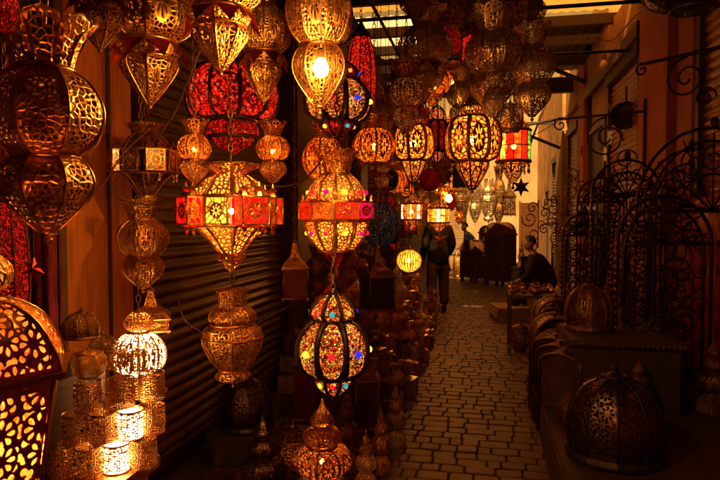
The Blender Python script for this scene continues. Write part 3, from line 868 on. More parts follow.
# pavers laid in courses across the alley
pv = MB(); tones = []
y = 2.2; ri = 0
while y < 20.6:
    h = rnd(.112, .130)
    x = XL + rnd(-.2, 0)
    while x < XR:
        w = random.choice((.09, .12, .14, .16, .16, .18, .20)) * rnd(.95, 1.05)
        j, b = .0034, .0065
        dz = rnd(-.004, .004); tl = [rnd(-.002, .002) for _ in range(4)]
        xa, xb, ya, yb = x + j, x + w - j, y + j, y + h - j
        sk = rnd(-.004, .004)
        lo = [(xa, ya + sk), (xb, ya - sk), (xb, yb - sk), (xa, yb + sk)]
        cx, cy = (xa + xb) / 2, (ya + yb) / 2
        # eight-sided top so the corners read worn
        def ring(d, z, cut):
            o = []
            for (px, py), (sx, sy) in zip(lo, ((1, 1), (-1, 1), (-1, -1), (1, -1))):
                p1 = (px + sx * (d + cut), py + sy * d); p2 = (px + sx * d, py + sy * (d + cut))
                o += [p1, p2] if (sx * sy < 0) else [p2, p1]
            return [(p[0], p[1], z + (tl[i // 2] if z > -.01 else 0)) for i, p in enumerate(o)]
        B = pv.add(*ring(0, -.034, .004)); T1 = pv.add(*ring(.002, -.006 + dz, .006)); T = pv.add(*ring(b, dz, .009))
        n0 = len(pv.f)
        for k in range(8):
            k2 = (k + 1) % 8
            pv.face((B + k, B + k2, T1 + k2, T1 + k)); pv.face((T1 + k, T1 + k2, T + k2, T + k), smooth=True)
        pv.face([T + k for k in range(8)])
        tones += [random.random()] * (len(pv.f) - n0)
        x += w
    y += h; ri += 1
po = pv.build('pavement', 'paver_stone')
at = po.data.attributes.new('tone', 'FLOAT', 'FACE'); at.data.foreach_set('value', tones)
struct(po)

def wall(name, label, x0, x1, y0, y1, z0, z1, mat):
    return tag(MB().box(x0, x1, y0, y1, z0, z1).build(name, mat), label, 'wall')
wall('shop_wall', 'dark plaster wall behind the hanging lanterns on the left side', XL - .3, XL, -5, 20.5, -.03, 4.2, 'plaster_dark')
wall('shop_wall', 'rust red plaster wall carrying the roller shutters on the right side', XR + .06, XR + .3, -5, 9.0, -.03, 4.2, 'plaster_red')
wall('shop_wall', 'ochre plaster wall further down the right side of the alley', XR + .06, XR + .3, 9.003, 20.5, -.03, 4.9, 'plaster_ochre')
wall('light_block_wall', 'unseen dark wall added behind the viewer to block sky light', XL, XR + .06, -5.3, -5.0, -.03, 4.2, 'plaster_dark')  # the alley goes on here; unseen wall added to keep sky light out
wall('end_wall', 'sunlit cream wall at the far end of the alley', -5.5, 3.4, 20.6, 20.9, -.03, 5.2, 'plaster_cream')

def shutter(label, xw, y0, y1, z0, z1, mat, face, frame='wood_dark'):
    """roller shutter set in the wall; face = +1 looks toward +x"""
    r = thing('roller_shutter', (xw, (y0 + y1) / 2, z0), label, 'shutter')
    p = .072; mb = MB(); n = int((z1 - z0) / p); hw = (y1 - y0) / 2
    pr = []
    for i in range(n):
        for k in range(6): pr.append((.016 * math.sin(PI * k / 5) ** .7 + (.0 if k else -.006), i * p + p * k / 6 * .95))
    sg = 14; sd_ = rnd(0, 99); b = []
    for d, z in pr:
        b.append(mb.add(*[(face * (.014 + d + .016 * mnoise.noise(Vector((hw * 2 * i / sg * 1.7, z * 2.2, sd_)))), -hw + 2 * hw * i / sg, z + .010 * mnoise.noise(Vector((i * .35, z * 1.3, sd_ + 9)))) for i in range(sg + 1)]))
    for A, B in zip(b, b[1:]):
        for i in range(sg): mb.face((A + i, A + i + 1, B + i + 1, B + i), smooth=True)
    mb.build('slats', mat, r)
    f = MB()
    for s in (-1, 1): MB().box(min(0, face * .07), max(0, face * .07), s * hw - .035, s * hw + .035, 0, z1 - z0).build('guide_rail', frame, r)
    MB().box(min(0, face * .1), max(0, face * .1), -hw - .04, hw + .04, z1 - z0 + .003, z1 - z0 + .14).build('roller_box', frame, r)
    MB().box(min(0, face * .05), max(0, face * .05), -hw + .04, hw - .04, -.01, .05).build('bottom_bar', frame, r)
    lk = MB().box(min(0, face * .085), max(0, face * .085), -.035, .035, .052, .12); lk.tube([(face * .05, .028 * math.cos(PI * k / 8), .12 + .035 * math.sin(PI * k / 8)) for k in range(9)], .007, 5); lk.build('padlock', 'brass_dull', r)
    return r
shutter('dark brown roller shutter behind the hanging lanterns on the left wall', XL, 2.98, 5.36, .12, 3.3, 'shutter_brown', 1)
shutter('large rust brown roller shutter nearest on the right wall', XR + .06, 2.3, 5.1, .7, 3.7, 'shutter_rust', -1)
shutter('rust brown roller shutter beside the hanging bare bulb on the right wall', XR + .06, 6.95, 8.6, .9, 3.35, 'shutter_rust', -1)
shutter('narrow pale roller shutter far down the right wall', XR + .06, 11.3, 12.6, .3, 3.2, 'shutter_pale', -1)
shutter('pale slatted shutter in the ochre wall near the alley end', XR + .06, 14.2, 15.4, .3, 2.9, 'shutter_pale', -1)

def pilaster(label, x0, x1, y0, y1, h, mat, name='pillar', cap=True):
    r = thing(name, ((x0 + x1) / 2, (y0 + y1) / 2, 0), label, 'pillar')
    hx, hy = (x1 - x0) / 2, (y1 - y0) / 2
    MB().box(-hx, hx, -hy, hy, 0, h).build('shaft', mat, r)
    MB().box(-hx - .02, hx + .02, -hy - .02, hy + .02, -.03, .22).build('plinth', mat, r)
    return r
# boarded post on the left
r = thing('boarded_post', (XL + .03, 2.6, 0), 'tall orange wooden boarded post on the left wall beside the shutter', 'post')
MB().box(-.03, .05, -.28, .04, 0, 4.1).build('board', 'orange_boards', r)
MB().box(-.03, .043, .05, .26, 0, 4.1).build('board', 'orange_boards', r)
MB().box(.0, .062, .036, .054, 0, 4.1).build('cover_strip', 'wood_dark', r)
MB().box(-.03, .075, -.35, -.29, 0, 4.1).build('edge_post', 'wood_brown', r)
pilaster('dark wooden pillar at the far end of the left shutter', XL, XL + .16, 5.45, 6.0, 4.1, 'wood_brown')
pilaster('dark wooden pillar half hidden behind the amber globes on the left', XL, XL + .16, 8.4, 8.9, 4.1, 'wood_dark')
pilaster('orange red plaster pillar between the two near right shutters', XR - .05, XR + .06, 5.75, 6.75, 4.1, 'plaster_red')
pilaster('narrow dark red pillar edging the nearest right shutter', XR, XR + .06, 5.25, 5.62, 4.1, 'plaster_red')
pilaster('slim orange plaster pillar past the dark doorway on the right', XR - .06, XR + .06, 10.3, 10.9, 4.1, 'plaster_red')
pilaster('pale ochre pillar beyond the narrow shutter on the right', XR - .08, XR + .06, 12.9, 13.9, 4.6, 'plaster_ochre')

def doorway(label, y0, y1, h):
    r = thing('doorway', (XR + .05, (y0 + y1) / 2, 0), label, 'doorway'); hw = (y1 - y0) / 2
    MB().box(-.02, .006, -hw, hw, 0, h).build('shade_panel', 'wood_dark', r)  # dark sheet stands in for the shade inside the opening
    f = MB(); f.box(-.07, .0, -hw - .09, -hw, 0, h + .09); f.box(-.07, 0, hw, hw + .09, 0, h + .09); f.box(-.07, 0, -hw, hw, h, h + .09)
    f.build('frame', 'wood_brown', r)
    return r
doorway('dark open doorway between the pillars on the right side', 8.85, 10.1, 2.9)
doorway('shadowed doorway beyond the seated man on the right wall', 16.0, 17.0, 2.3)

def beam(label, x0, x1, y0, y1, z0, z1, mat='wood_dark', cat='beam', name='roof_beam', group=None):
    return tag(MB().box(x0, x1, y0, y1, z0, z1).build(name, mat), label, cat, group)
# lintels over the right hand shops
beam('long ochre lintel over the far shutters on the right', XR - .02, XR + .058, 6.8, 12.85, 3.62, 4.15, 'plaster_ochre', 'lintel', 'lintel')
beam('narrow dark timber lintel above the second right shutter', XR - .07, XR - .023, 6.8, 10.2, 3.5, 3.66, 'wood_brown', 'lintel', 'lintel')

# ---------------------------------------------------------------- roof
RZ = 4.25
roofs = []
def roof(label, x0, x1, y0, y1, mat='tin_roof', name='roof_panel', group='dark tin roof panels'):
    zo = .03 * len(roofs); roofs.append(1); x0 -= .03; x1 += .03; y0 -= .03; y1 += .03
    mb = MB(); n = max(2, int((y1 - y0) / .09)); m = max(2, int((x1 - x0) / .038)); rows = []
    for j in (0, 1):
        yy = y0 if j == 0 else y1
        rows.append(mb.add(*[(x0 + (x1 - x0) * i / m, yy, RZ + zo + .012 * math.sin(i * PI / 2)) for i in range(m + 1)]))
    for i in range(m): mb.face((rows[0] + i, rows[0] + i + 1, rows[1] + i + 1, rows[1] + i), smooth=True)
    return tag(mb.build(name, mat), label, 'roof', group)
RL, RR = XL - .3, XR + .3
roof('dark tin roof over the near end of the alley', RL, RR, -5.3, 7.0)
roof('dark tin roof over the middle of the alley', -.86, .55, 7.0, 11.9)
roof('dark tin roof strip along the left wall top', RL, -1.78, 7.0, 11.9)
roof('dark tin roof patch past the glowing roof sheets on the left', -1.78, -.86, 10.35, 11.9)
roof('dark tin roof patch beyond the amber roof sheet on the right', .55, RR, 8.9, 11.9)
roof('white hot translucent roof sheet, the nearer bright one above the red bead lantern', -1.78, -.86, 8.35, 9.15, 'roof_sheet', 'roof_sheet', 'translucent roof sheets')
roof('white hot translucent roof sheet, the further bright one above the red bead lantern', -1.78, -.86, 9.2, 10.35, 'roof_sheet', 'roof_sheet', 'translucent roof sheets')
roof('dull ochre translucent roof sheet just above the bright ones', -1.78, -.86, 7.0, 8.25, 'roof_reed', 'roof_sheet', 'translucent roof sheets')
roof('amber lit ribbed roof sheet above the right hand wall', .55, RR, 7.0, 8.9, 'roof_reed', 'roof_sheet', 'translucent roof sheets')
for i, yy in enumerate((7.0, 8.28, 9.17, 10.35)):
    beam(['dark timber beam edging the near side of the roof opening', 'dark timber beam above the bright roof sheets',
          'thin timber beam between the two bright roof sheets', 'timber beam at the far edge of the bright roof sheets'][i], XL, XR + .06, yy - .04, yy + .04, RZ - .16, RZ - .03)
beam('timber purlin running along the right of the roof ridge', .52, .58, 6.4, 11.9, RZ - .28, RZ - .165)
beam('timber purlin running along the left of the roof ridge', -.89, -.83, 6.4, 11.9, RZ - .28, RZ - .165)
beam('heavy dark beam at the end of the roof', XL, XR + .06, 11.82, 11.96, RZ - .3, RZ - .02)
# bare poles crossing below the far roof gap
def pole(label, a, b, r=.02, mat='wood_dark', name='roof_pole', cat='pole', group=None):
    return tag(MB().tube([a, b], r, 6).build(name, mat), label, cat, group)
pole('slanting dark pole across the bright gap on the right', P(486, 118, 11), P(560, 148, 10.2), .03)
pole('thin pole crossing the bright gap near the red drum lantern', P(502, 130, 12.5), P(563, 118, 12), .03)
pole('leaning thin pole in the bright gap near the ochre wall', P(528, 150, 12.4), P(553, 84, 12.2), .025)
pole('dark bracing strut under the roof on the right', P(537, 62, 10.2), P(585, 82, 9.6), .04)
pole('upright iron post before the dark doorway on the right', P(588, 28, 9.7), P(591, 300, 9.7), .05)

# rails that carry the lanterns
for yy, t_ in ((1.2, 'nearest iron rail spanning the left stall'), (2.1, 'second iron rail over the left stall'), (3.0, 'third iron rail over the left stall'),
               (4.2, 'iron rail over the dark middle of the stall'), (5.6, 'iron rail above the amber globes'), (7.2, 'iron rail above the far lanterns')):
    pole(t_ + ', above the lanterns', (XL, yy, RAIL + .01), (XR + .06, yy, RAIL + .01), .018, 'iron', 'hanging_rail', 'rail')
for xx, t_ in ((-1.5, 'long iron rail near the left wall'), (-1.0, 'long iron rail in the middle of the stall'), (-.4, 'long iron rail at the open edge of the stall'), (.2, 'long iron rail over the path')):
    pole(t_ + ', carrying lantern chains', (xx, .2, RAIL + .045), (xx, 14.5, RAIL + .045), .018, 'iron', 'hanging_rail', 'rail')

# ------------------------------------------------------------------ hanging lanterns, left and middle
LA = lantern
LA('gourd', -9, 105, 22, 246, 1.25, 'big', 'huge polished brass gourd lantern with red glints nearest the left edge', n=8, rz=.25, frame='brass')
LA('hex', -118, 70, 243, 560, .82, dict(shell='brass_daisy', shell2='brass_net', frame='brass'), 'large lit brass lantern with petal cut panels at the bottom left corner', glass='honey_glass', bulb='bulb_strong', bsize=.45, rz=.10, top=2.6)
LA('tall', -14, 33, 172, 330, 1.95, 'dimred', 'red beaded lantern half cut off by the left edge below the brass gourd', rz=.2)
LA('globe', -34, 18, -50, 38, 1.15, 'dimred', 'dark red beaded globe in the top left corner')
LA('point', 66, 134, -70, 52, 1.85, 'dark', 'dull brass lantern with large dark holes at the top beside the boarded post', shell='brass_net')
LA('point', 108, 192, -48, 108, 2.0, 'brassd', 'big brass lantern with long pointed tip and red hanging points, top left', shell='brass_net')
LA('point', 178, 263, -78, 75, 1.7, 'lace', 'golden brass lantern with rounded panels and short tip at the top', shell='brass_net', shell2='brass_dots')
LA('point', 236, 291, -18, 104, 2.15, 'brassd', 'narrow brass lantern with pointed tip in front of the red onion lantern')
LA('gourd', 286, 354, -62, 118, 1.9, 'brass', 'large brass lantern with olive gold tip behind the blazing bare bulb', shell='brass_dots', shell2='brass_net')
LA('onion', 188, 278, 60, 158, 2.75, 'red', 'wide onion lantern of deep red beads in black ribs', bulb='bulb_soft')
LA('gourd', 178, 212, 120, 187, 2.5, 'lace', 'small amber gourd lantern left of the red onion tip', shell='brass_coarse_rose', shell2='brass_coarse', glass='dim_amber_glass', bulb='bulb_soft')
LA('gourd', 256, 290, 122, 187, 2.75, 'lace', 'small amber gourd lantern right of the red onion tip', shell='brass_coarse_rose', shell2='brass_coarse', glass='dim_amber_glass', bulb='bulb_soft')
LA('globe', 302, 345, 120, 184, 2.9, 'lace', 'amber globe lantern with red spot above the belted lantern crown', shell='brass_coarse_rose', shell2='brass_coarse', glass='orange_glass', bulb='bulb_soft')
LA('globe', 352, 396, 114, 166, 3.4, 'lace', 'amber globe lantern with half dark side right of the black mosaic one', shell='brass_coarse_rose', shell2='brass_coarse', glass='orange_glass', bulb='bulb_soft')
LA('mosaic', 305, 371, 58, 142, 2.6, dict(shell='amber_beads', shell2='dim_red_beads', frame='iron'), 'black framed bead mosaic lantern just below the bare bulb', gshift=2, rot=.2, bulb='bulb_soft')
LA('tall', 344, 378, 22, 112, 3.3, 'red', 'tall red bead lantern in front of the bright roof opening')
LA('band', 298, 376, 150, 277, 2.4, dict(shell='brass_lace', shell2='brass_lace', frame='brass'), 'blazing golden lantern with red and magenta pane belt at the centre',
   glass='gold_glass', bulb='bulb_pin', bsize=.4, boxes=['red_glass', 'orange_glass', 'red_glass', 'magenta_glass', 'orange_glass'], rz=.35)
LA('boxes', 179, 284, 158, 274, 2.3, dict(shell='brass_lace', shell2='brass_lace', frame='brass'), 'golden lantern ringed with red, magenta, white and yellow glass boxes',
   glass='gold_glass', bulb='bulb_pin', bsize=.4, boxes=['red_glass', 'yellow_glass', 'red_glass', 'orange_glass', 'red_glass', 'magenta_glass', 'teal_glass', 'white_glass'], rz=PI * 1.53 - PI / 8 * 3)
LA('boxes', 112, 182, 120, 212, 2.65, dict(shell='dark_net', shell2='brass_dots', frame='brass'), 'unlit brass lantern with dark square windows above the column of vases',
   boxes=['dark_red_pane', 'dark_dots', 'dark_red_pane', 'dark_dots'])
LA('gourd', 117, 169, 198, 294, 2.62, 'brassd', 'brass vase lantern with star rosettes under the dark windowed one', shell='brass_dots', shell2='brass_dots_plain', top=2.6)
LA('house', 125, 177, 286, 331, 2.66, 'brassd', 'small square brass lantern with flared roof above the white hot globe', A=1.2, top=2.2, rz=.5)
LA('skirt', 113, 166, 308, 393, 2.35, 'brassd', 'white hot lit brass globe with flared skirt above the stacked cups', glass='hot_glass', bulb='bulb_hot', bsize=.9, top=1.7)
LA('urn', 203, 263, 287, 382, 2.6, 'brassd', 'unlit brass urn lantern with star rosettes below the glass box lantern', shell='brass_net', top=1.8)
LA('mosaic', 297, 370, 288, 402, 2.32, dict(shell='amber_beads', shell2='amber_beads_small', frame='iron'), 'black framed mosaic lantern with blue and yellow glass gems, lower centre', bulb='bulb_soft', rz=-PI / 2 + PI / 8 + .2, gshift=0, top=1.72)
LA('house', 277, 313, 238, 299, 3.35, 'redpane', 'small dark red glass lantern with tall pyramid top left of the centre', A=1.7, rz=.35, shell2='brass_net')
LA('house', 357, 397, 243, 310, 3.7, 'redpane', 'dark red and blue glass lantern right of the centre', A=1.7, rz=.6, shell='dark_blue_pane')
LA('globe', 362, 398, 186, 250, 4.6, dict(shell='blue_beads', shell2='dark_dots', frame='iron'), 'dull blue bead lantern right of the belted golden lantern')

# ------------------------------------------------------------------ hanging lanterns, right of the middle
LA('point', 398, 452, 8, 104, 4.0, 'pew', 'silvery brass pointed lantern with orange lit left side near the roof opening', points='brass_dull')
LA('gourd', 388, 424, 62, 138, 3.8, 'brass', 'slender gold gourd with red centre hanging before the silvery pointed one', shell='brass_coarse_rose', shell2='brass_coarse', glass='dim_amber_glass')
LA('gourd', 463, 521, 10, 116, 4.1, 'pew', 'large pewter gourd lantern with tall leaf crown above the rosette panelled ones')
LA('gourd', 510, 554, 26, 122, 4.3, 'pewn', 'pewter gourd lantern at the right end of the row under the roof')
LA('globe', 482, 506, 76, 120, 3.9, 'pewn', 'small pewter globe below the large leaf crowned gourd')
LA('gourd', 446, 476, 70, 130, 4.4, 'pew', 'small pewter gourd crowded between the two large silvery lanterns', shell='pewter_net')
LA('bowl', 496, 524, 102, 132, 4.5, 'pewn', 'dark bowl shaped lantern just above the red striped drum')
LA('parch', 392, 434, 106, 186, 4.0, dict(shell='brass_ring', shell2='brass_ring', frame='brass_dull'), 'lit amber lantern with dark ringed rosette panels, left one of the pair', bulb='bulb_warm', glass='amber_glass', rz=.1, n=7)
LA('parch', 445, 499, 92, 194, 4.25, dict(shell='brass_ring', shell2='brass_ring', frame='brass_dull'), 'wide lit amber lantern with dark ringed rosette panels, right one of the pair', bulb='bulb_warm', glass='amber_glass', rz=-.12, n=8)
LA('mosaic', 424, 450, 104, 166, 5.0, dict(shell='dim_red_beads', shell2='amber_beads_small', frame='iron'), 'dark mosaic lantern between the two rosette panelled amber ones', gems=False, top=3.45)
LA('drum', 495, 531, 104, 190, 6.0, dict(shell='dark_net', shell2='dark_net', frame='brass_dull'), 'drum lantern of red and amber glass strips with metal hoops', boxes=['red_glass', 'orange_glass', 'red_glass', 'red_glass', 'yellow_glass', 'red_glass', 'orange_glass', 'red_glass', 'green_glass', 'red_glass', 'red_glass', 'yellow_glass', 'red_glass', 'orange_glass'], bulb='bulb_soft', rz=2.0)
LA('drum', 400, 423, 190, 234, 6.8, dict(shell='dark_net', shell2='dark_net', frame='brass_dull'), 'small glowing yellow drum lantern left of the standing man', boxes=['yellow_glass', 'orange_glass', 'white_glass', 'orange_glass'], bulb='bulb_soft')
LA('drum', 427, 450, 196, 236, 7.4, dict(shell='dark_net', shell2='dark_net', frame='brass_dull'), 'small glowing orange drum lantern in front of the head of the standing man', boxes=['yellow_glass', 'white_glass', 'yellow_glass', 'orange_glass'], bulb='bulb_soft', A=1.5)
LA('wire', 396, 422, 246, 273, 6.4, dict(frame='brass_dull', glass='yellow_glass'), 'round wire ribbed lantern glowing yellow low beside the standing man', bulb='bulb_soft')
LA('ball', 377, 399, 163, 192, 4.9, dict(shell='green_ball_glass', frame='brass_dull'), 'dark green glass ball left of the red ball', 'glass_ball', 'glass ball')
LA('ball', 418, 440, 166, 192, 5.0, dict(shell='red_ball_glass', frame='brass_dull'), 'shiny red glass ball between the rosette panelled amber lanterns', 'glass_ball', 'glass ball')
LA('house', 452, 466, 154, 188, 5.2, dict(shell='green_ball_glass', shell2='dark_dots', frame='iron'), 'small green glass lantern under the right rosette panelled one', A=2.2, n=6)
LA('urn', 432, 456, 138, 184, 5.1, 'dark', 'brown brass cone lantern just right of the red ball')
LA('globe', 384, 410, 66, 104, 5.0, 'dark', 'dark brass globe in front of the roof beam left of the silvery lanterns')
LA('globe', 413, 428, 98, 128, 5.2, 'dark', 'little dark globe above the left rosette panelled lantern')
LA('house', 460, 489, 14, 62, 4.9, 'redpane', 'black lantern with one bright red pane up under the roof', glass=None, shell='red_beads', A=1.7)
LA('globe', 436, 462, 16, 58, 5.0, 'dimred', 'dark red bead globe up under the roof beside the silvery pointed lantern')
for i, (x0, x1, y0, y1, z, lb) in enumerate((
    (396, 436, -40, 22, 3.9, 'dark lantern crowding the top of the frame right of the bright roof sheets'),
    (432, 474, -46, 30, 4.3, 'dark lantern high under the roof between the two silvery gourds'),
    (474, 512, -52, 18, 4.0, 'dark lantern high under the roof over the leaf crowned gourd'),
    (506, 542, -34, 32, 4.6, 'dark lantern high under the roof beside the amber roof sheet'),
    (524, 546, -10, 40, 5.2, 'slim dark lantern high under the roof at the right end of the row'))):
    LA(['gourd', 'globe', 'point', 'urn', 'gourd'][i], x0, x1, y0, y1, z, ['dark', 'darkd', 'dark', 'darkd', 'dark'][i], lb, top=4.0 if z > 4 else None)
LA('globe', 636, 748, -110, 17, 2.6, 'iron', 'large dark pierced iron globe cut off by the top right corner')
# stars
def star(px, py, z, w, label, mat):
    r = thing('star_lantern', P(px, py, z), label, 'star lantern', rnd(-.3, .3) + YAW); R_ = w * z / F / 2; mb = MB()
    f = mb.add((0, -.35 * R_, 0)); bk = mb.add((0, .35 * R_, 0)); n = 6
    ring = mb.add(*[((R_ if i % 2 == 0 else R_ * .45) * math.sin(PI * i / n), 0, (R_ if i % 2 == 0 else R_ * .45) * math.cos(PI * i / n)) for i in range(2 * n)])
    for i in range(2 * n):
        a, b = ring + i, ring + (i + 1) % (2 * n); mb.face((f, b, a), [(0, 0), (.3, .2), (.3, 0)]); mb.face((bk, a, b), [(0, 0), (.3, .2), (.3, 0)])
    mb.build('star', mat, r); MB().tube([(0, 0, R_ * .9), (0, 0, 4.0 - P(px, py, z).z if z > 5 else RAIL - P(px, py, z).z)], .003, 4).build('chain', 'brass_dull', r)
    return r
star(440, 240, 7.2, 17, 'pale brass six pointed star in front of the black jacket', 'brass')
star(521, 187, 5.8, 20, 'dark iron star just below the red striped drum', 'iron')
star(34, 268, 1.85, 24, 'red tin star behind the petal cut lantern', 'red_tin')

# bare bulbs
def bare_bulb(p, top, label, mat, r=.03, socket='brass_dull'):
    t_ = thing('bare_bulb', p, label, 'light bulb')
    MB().lathe([(0, 0), (.5 * r, .08 * r), (r, .9 * r), (.8 * r, 1.7 * r), (.42 * r, 2.3 * r)], 14, 1, 3, 0, smooth=True).build('bulb', mat, t_)
    MB().lathe([(.44 * r, 2.25 * r), (.5 * r, 2.4 * r), (.5 * r, 3.4 * r), (.2 * r, 3.7 * r)], 10, 1, 1, 0).build('socket', socket, t_)
    MB().tube([(0, 0, 3.6 * r), (0, 0, top - p.z)], .003, 5).build('cord', 'cord_brown', t_)
bare_bulb(P(321, 77, 1.68), RAIL, 'blazing bare bulb hanging in front of the large brass lantern', 'bulb_bare', .022)
bare_bulb(P(604, 70, 7.6), 4.0, 'unlit pale bulb hanging by the right hand shutters', 'white_plastic', .055)
bare_bulb(P(449, 202, 9.5), 4.1, 'small round white lit bulb above the standing man', 'bulb_soft', .05)

# ------------------------------------------------------------------ left stall: tray of punched brass cups
def table(name, label, x0, x1, y0, y1, h, mat, cat='table', edge=None, leg=.05, solid=False, thick=.04, group=None):
    r = thing(name, ((x0 + x1) / 2, (y0 + y1) / 2, 0), label, cat, 0, group); hx, hy = (x1 - x0) / 2, (y1 - y0) / 2
    MB().box(-hx, hx, -hy, hy, h - thick, h).build('top', mat, r)
    if solid:
        MB().box(-hx + .03, hx - .03, -hy + .03, hy - .03, 0, h - thick - .002).build('body', mat, r)
    else:
        for sx in (-1, 1):
            for sy in (-1, 1):
                MB().box(min(sx * hx, sx * (hx - leg)), max(sx * hx, sx * (hx - leg)), min(sy * (hy - .01), sy * (hy - leg)), max(sy * (hy - .01), sy * (hy - leg)), 0, h - thick - .002).build('leg', mat, r)
    if edge:                                   # carved bead rope along the rim
        mb = MB(); k = .028
        def run(a, b):
            a, b = Vector(a), Vector(b); n = int((b - a).length / k) * 4
            mb.tube([a.lerp(b, i / n) for i in range(n + 1)], [k * (.24 + .34 * abs(math.sin(i * PI / 4))) for i in range(n + 1)], 6)
        z = h - thick * .5
        run((-hx - .004, -hy, z), (-hx - .004, hy, z)); run((-hx, -hy - .004, z), (hx, -hy - .004, z))
        mb.build('beaded_rim', edge, r)
    return r
table('stall_table', 'brass topped stall table carrying the stacked cups, lower left', -1.86, -1.135, 1.15, 1.93, .752, 'brass', solid=True)
CZ = .094
cups = [  # px, level, depth, palette, gem, label
    (54, 0, 1.93, None, 'dark gem punched brass cup at the left end of the bottom row', 'dead_gem_black'),
    (82, 0, 1.93, None, 'green gem punched brass cup in the bottom row', 'dead_gem_green'),
    (110, 0, 1.96, 'hot', 'overexposed brass cup with an added bulb inside, bottom row', None),
    (138, 0, 2.0, None, 'punched brass cup at the right end of the bottom row', None),
    (69, 1, 1.94, None, 'dark gem punched brass cup at the left end of the middle row', 'dead_gem_black'),
    (97, 1, 1.95, None, 'punched brass cup with crimson gems in the middle row', 'dead_gem_red'),
    (125, 1, 1.98, 'hot', 'overexposed brass cup with an added bulb inside, middle row', None),
    (147, 1, 2.03, None, 'punched brass cup at the right end of the middle row', None),
    (82, 2, 1.94, None, 'punched brass cup with purple gem in the third row', 'dead_gem_purple'),
    (116, 2, 1.98, None, 'tall punched brass cup with red specks right of the purple gem one', 'dead_gem_red'),
    (147, 2, 2.06, None, 'small punched brass cup with red rim at the right of the stack', None),
]
for px, lv, z, lit, lb, gem in cups:
    b = P(px, 400, z); zz = .753 + lv * (CZ + .012); w = .094 * F / z
    ytop, ybot = None, None
    o = LA('cup', px - w / 2, px + w / 2, 0, CZ * F / z, z, dict(shell='cup_dots', frame='brass'), lb, 'brass_cup', 'cup', False, 'punched brass cups stacked on the stall table', bulb='bulb_bare' if lit else None,
           glass='hot_glass' if lit else None, gem=gem, bsize=1.2)  # bulb and glowing lining added inside two cups for the white glare
    o.location.z = zz
for px, z, w, zz, lb, sty, pal in ((83, 1.96, .112, 3, 'rounded brass pot with black gem dots on top of the cups', 'bowl', 'lace'), (76, 2.06, .125, 4.05, 'dark domed brass pot at the top of the stack by the boarded post', 'dome', 'darkd'),
                          (98, 2.14, .10, 3.3, 'dull domed pot tucked behind the rounded brass pot', 'dome', 'dark'), (112, 2.06, .085, 3.0, 'small brass pot under the white hot globe', 'bowl', 'brassd'),
                          (133, 2.05, .085, 3.0, 'dull punched brass pot under the flared skirt of the lit globe', 'bowl', 'lace')):
    q = w * F / z
    o = LA(sty, px - q / 2, px + q / 2, 0, q * .85, z, pal, lb, 'brass_pot', 'pot', False)
    o.location.z = .753 + zz * (CZ + .012)
# backing shelf block that the upper pots stand on
tag(MB().box(-1.78, -1.40, 1.62, 2.0, .754, 1.05).build('display_block', 'wood_dark'), 'dark wooden block behind the cups holding the upper pots', 'display block')
# red cloths hung between the boarded post and the corner lantern
def cloth(label, px, y0, y1, w, z, mat):
    a, b = P(px, y0, z), P(px, y1, z); mb = MB(); n = 18; hw = w / 2; rows = []
    for zz in (a.z, b.z):
        for off in (0, .006):
            rows.append(mb.add(*[(-hw + w * i / n, off + .018 * math.sin(i * 1.9) + .01 * math.sin(i * .7), zz - b.z) for i in range(n + 1)]))
    for A, B in ((0, 2), (1, 3), (0, 1), (2, 3)):
        for i in range(n): mb.face((rows[A] + i, rows[A] + i + 1, rows[B] + i + 1, rows[B] + i), smooth=True)
    o = mb.build('hanging_cloth', mat); o.location = b; o.rotation_euler.z = .6
    return tag(o, label, 'cloth')
cloth('dark red hanging cloth behind the petal cut lantern at the left edge', 28, 60, 420, .22, 2.3, 'red_fabric')
cloth('narrow red hanging cloth beside the boarded post', 59, 200, 420, .035, 2.45, 'red_fabric')

# ------------------------------------------------------------------ goods on the floor along the left
LA('tower', 288, 357, 398, 500, 3.0, dict(shell='brass_net', shell2='brass_dots', frame='brass'), 'tall tiered brass floor lantern with hexagonal foot at the bottom centre', 'floor_lantern', 'lantern', False, glass='dim_amber_glass', bulb='bulb_soft', bsize=.5)
tag(MB().lathe([(.17, 0), (.19, .02), (.19, .17), (.16, .19)], 16, 1, 1, 0, close=True).tf(lambda v: v + Vector((P(322, 500, 3.0).x, P(322, 500, 3.0).y, 0))).build('round_stand', 'wood_dark'), 'low round dark stand under the tiered floor lantern', 'stand')
def on_floor(sty, px, X=None, z=None, w=.2, h=.3, pal='dark', label='', base=0., name='floor_lantern', cat='lantern', **kw):
    p = P(px, 300, z); o = LA(sty, 360 - w * F / 2, 360 + w * F / 2, 0, h * F, 1.0, pal, label, name, cat, False, **kw)
    o.location = (p.x, p.y, base); return o
on_floor('tower', 396, z=4.2, w=.17, h=.44, pal='pewn', label='slim tiered pewter lantern on the floor beside the paving')
on_floor('tower', 366, z=3.55, w=.15, h=.34, pal='brassd', label='little tiered brass lantern with a glowing side next to the big floor lantern', glass='dim_amber_glass')
on_floor('tower', 381, z=3.75, w=.15, h=.42, pal='brass', label='tiered brass lantern between the pewter one and the little glowing one')
on_floor('tower', 347, z=3.7, w=.17, h=.62, pal='dark', label='dark tiered lantern directly behind the big floor lantern')
on_floor('house', 363, z=4.5, w=.26, h=.66, pal='redpane', label='dark red glass floor lantern right of the mosaic lantern', A=2.0)
on_floor('house', 306, z=4.3, w=.25, h=.72, pal='redpane', label='dark glass house lantern with one bright glint left of the mosaic lantern', base=.15, A=2.0)
on_floor('dome', 246, z=4.0, w=.36, h=.40, pal='iron', label='black domed pot on the floor under the brass urn lantern', base=.20)
on_floor('bowl', 292, z=3.6, w=.42, h=.34, pal='darkd', label='big dark round pot left of the tiered floor lantern')
on_floor('tower', 262, z=3.3, w=.3, h=.52, pal='iron', label='dark iron floor lantern against the bottom edge, left of centre')
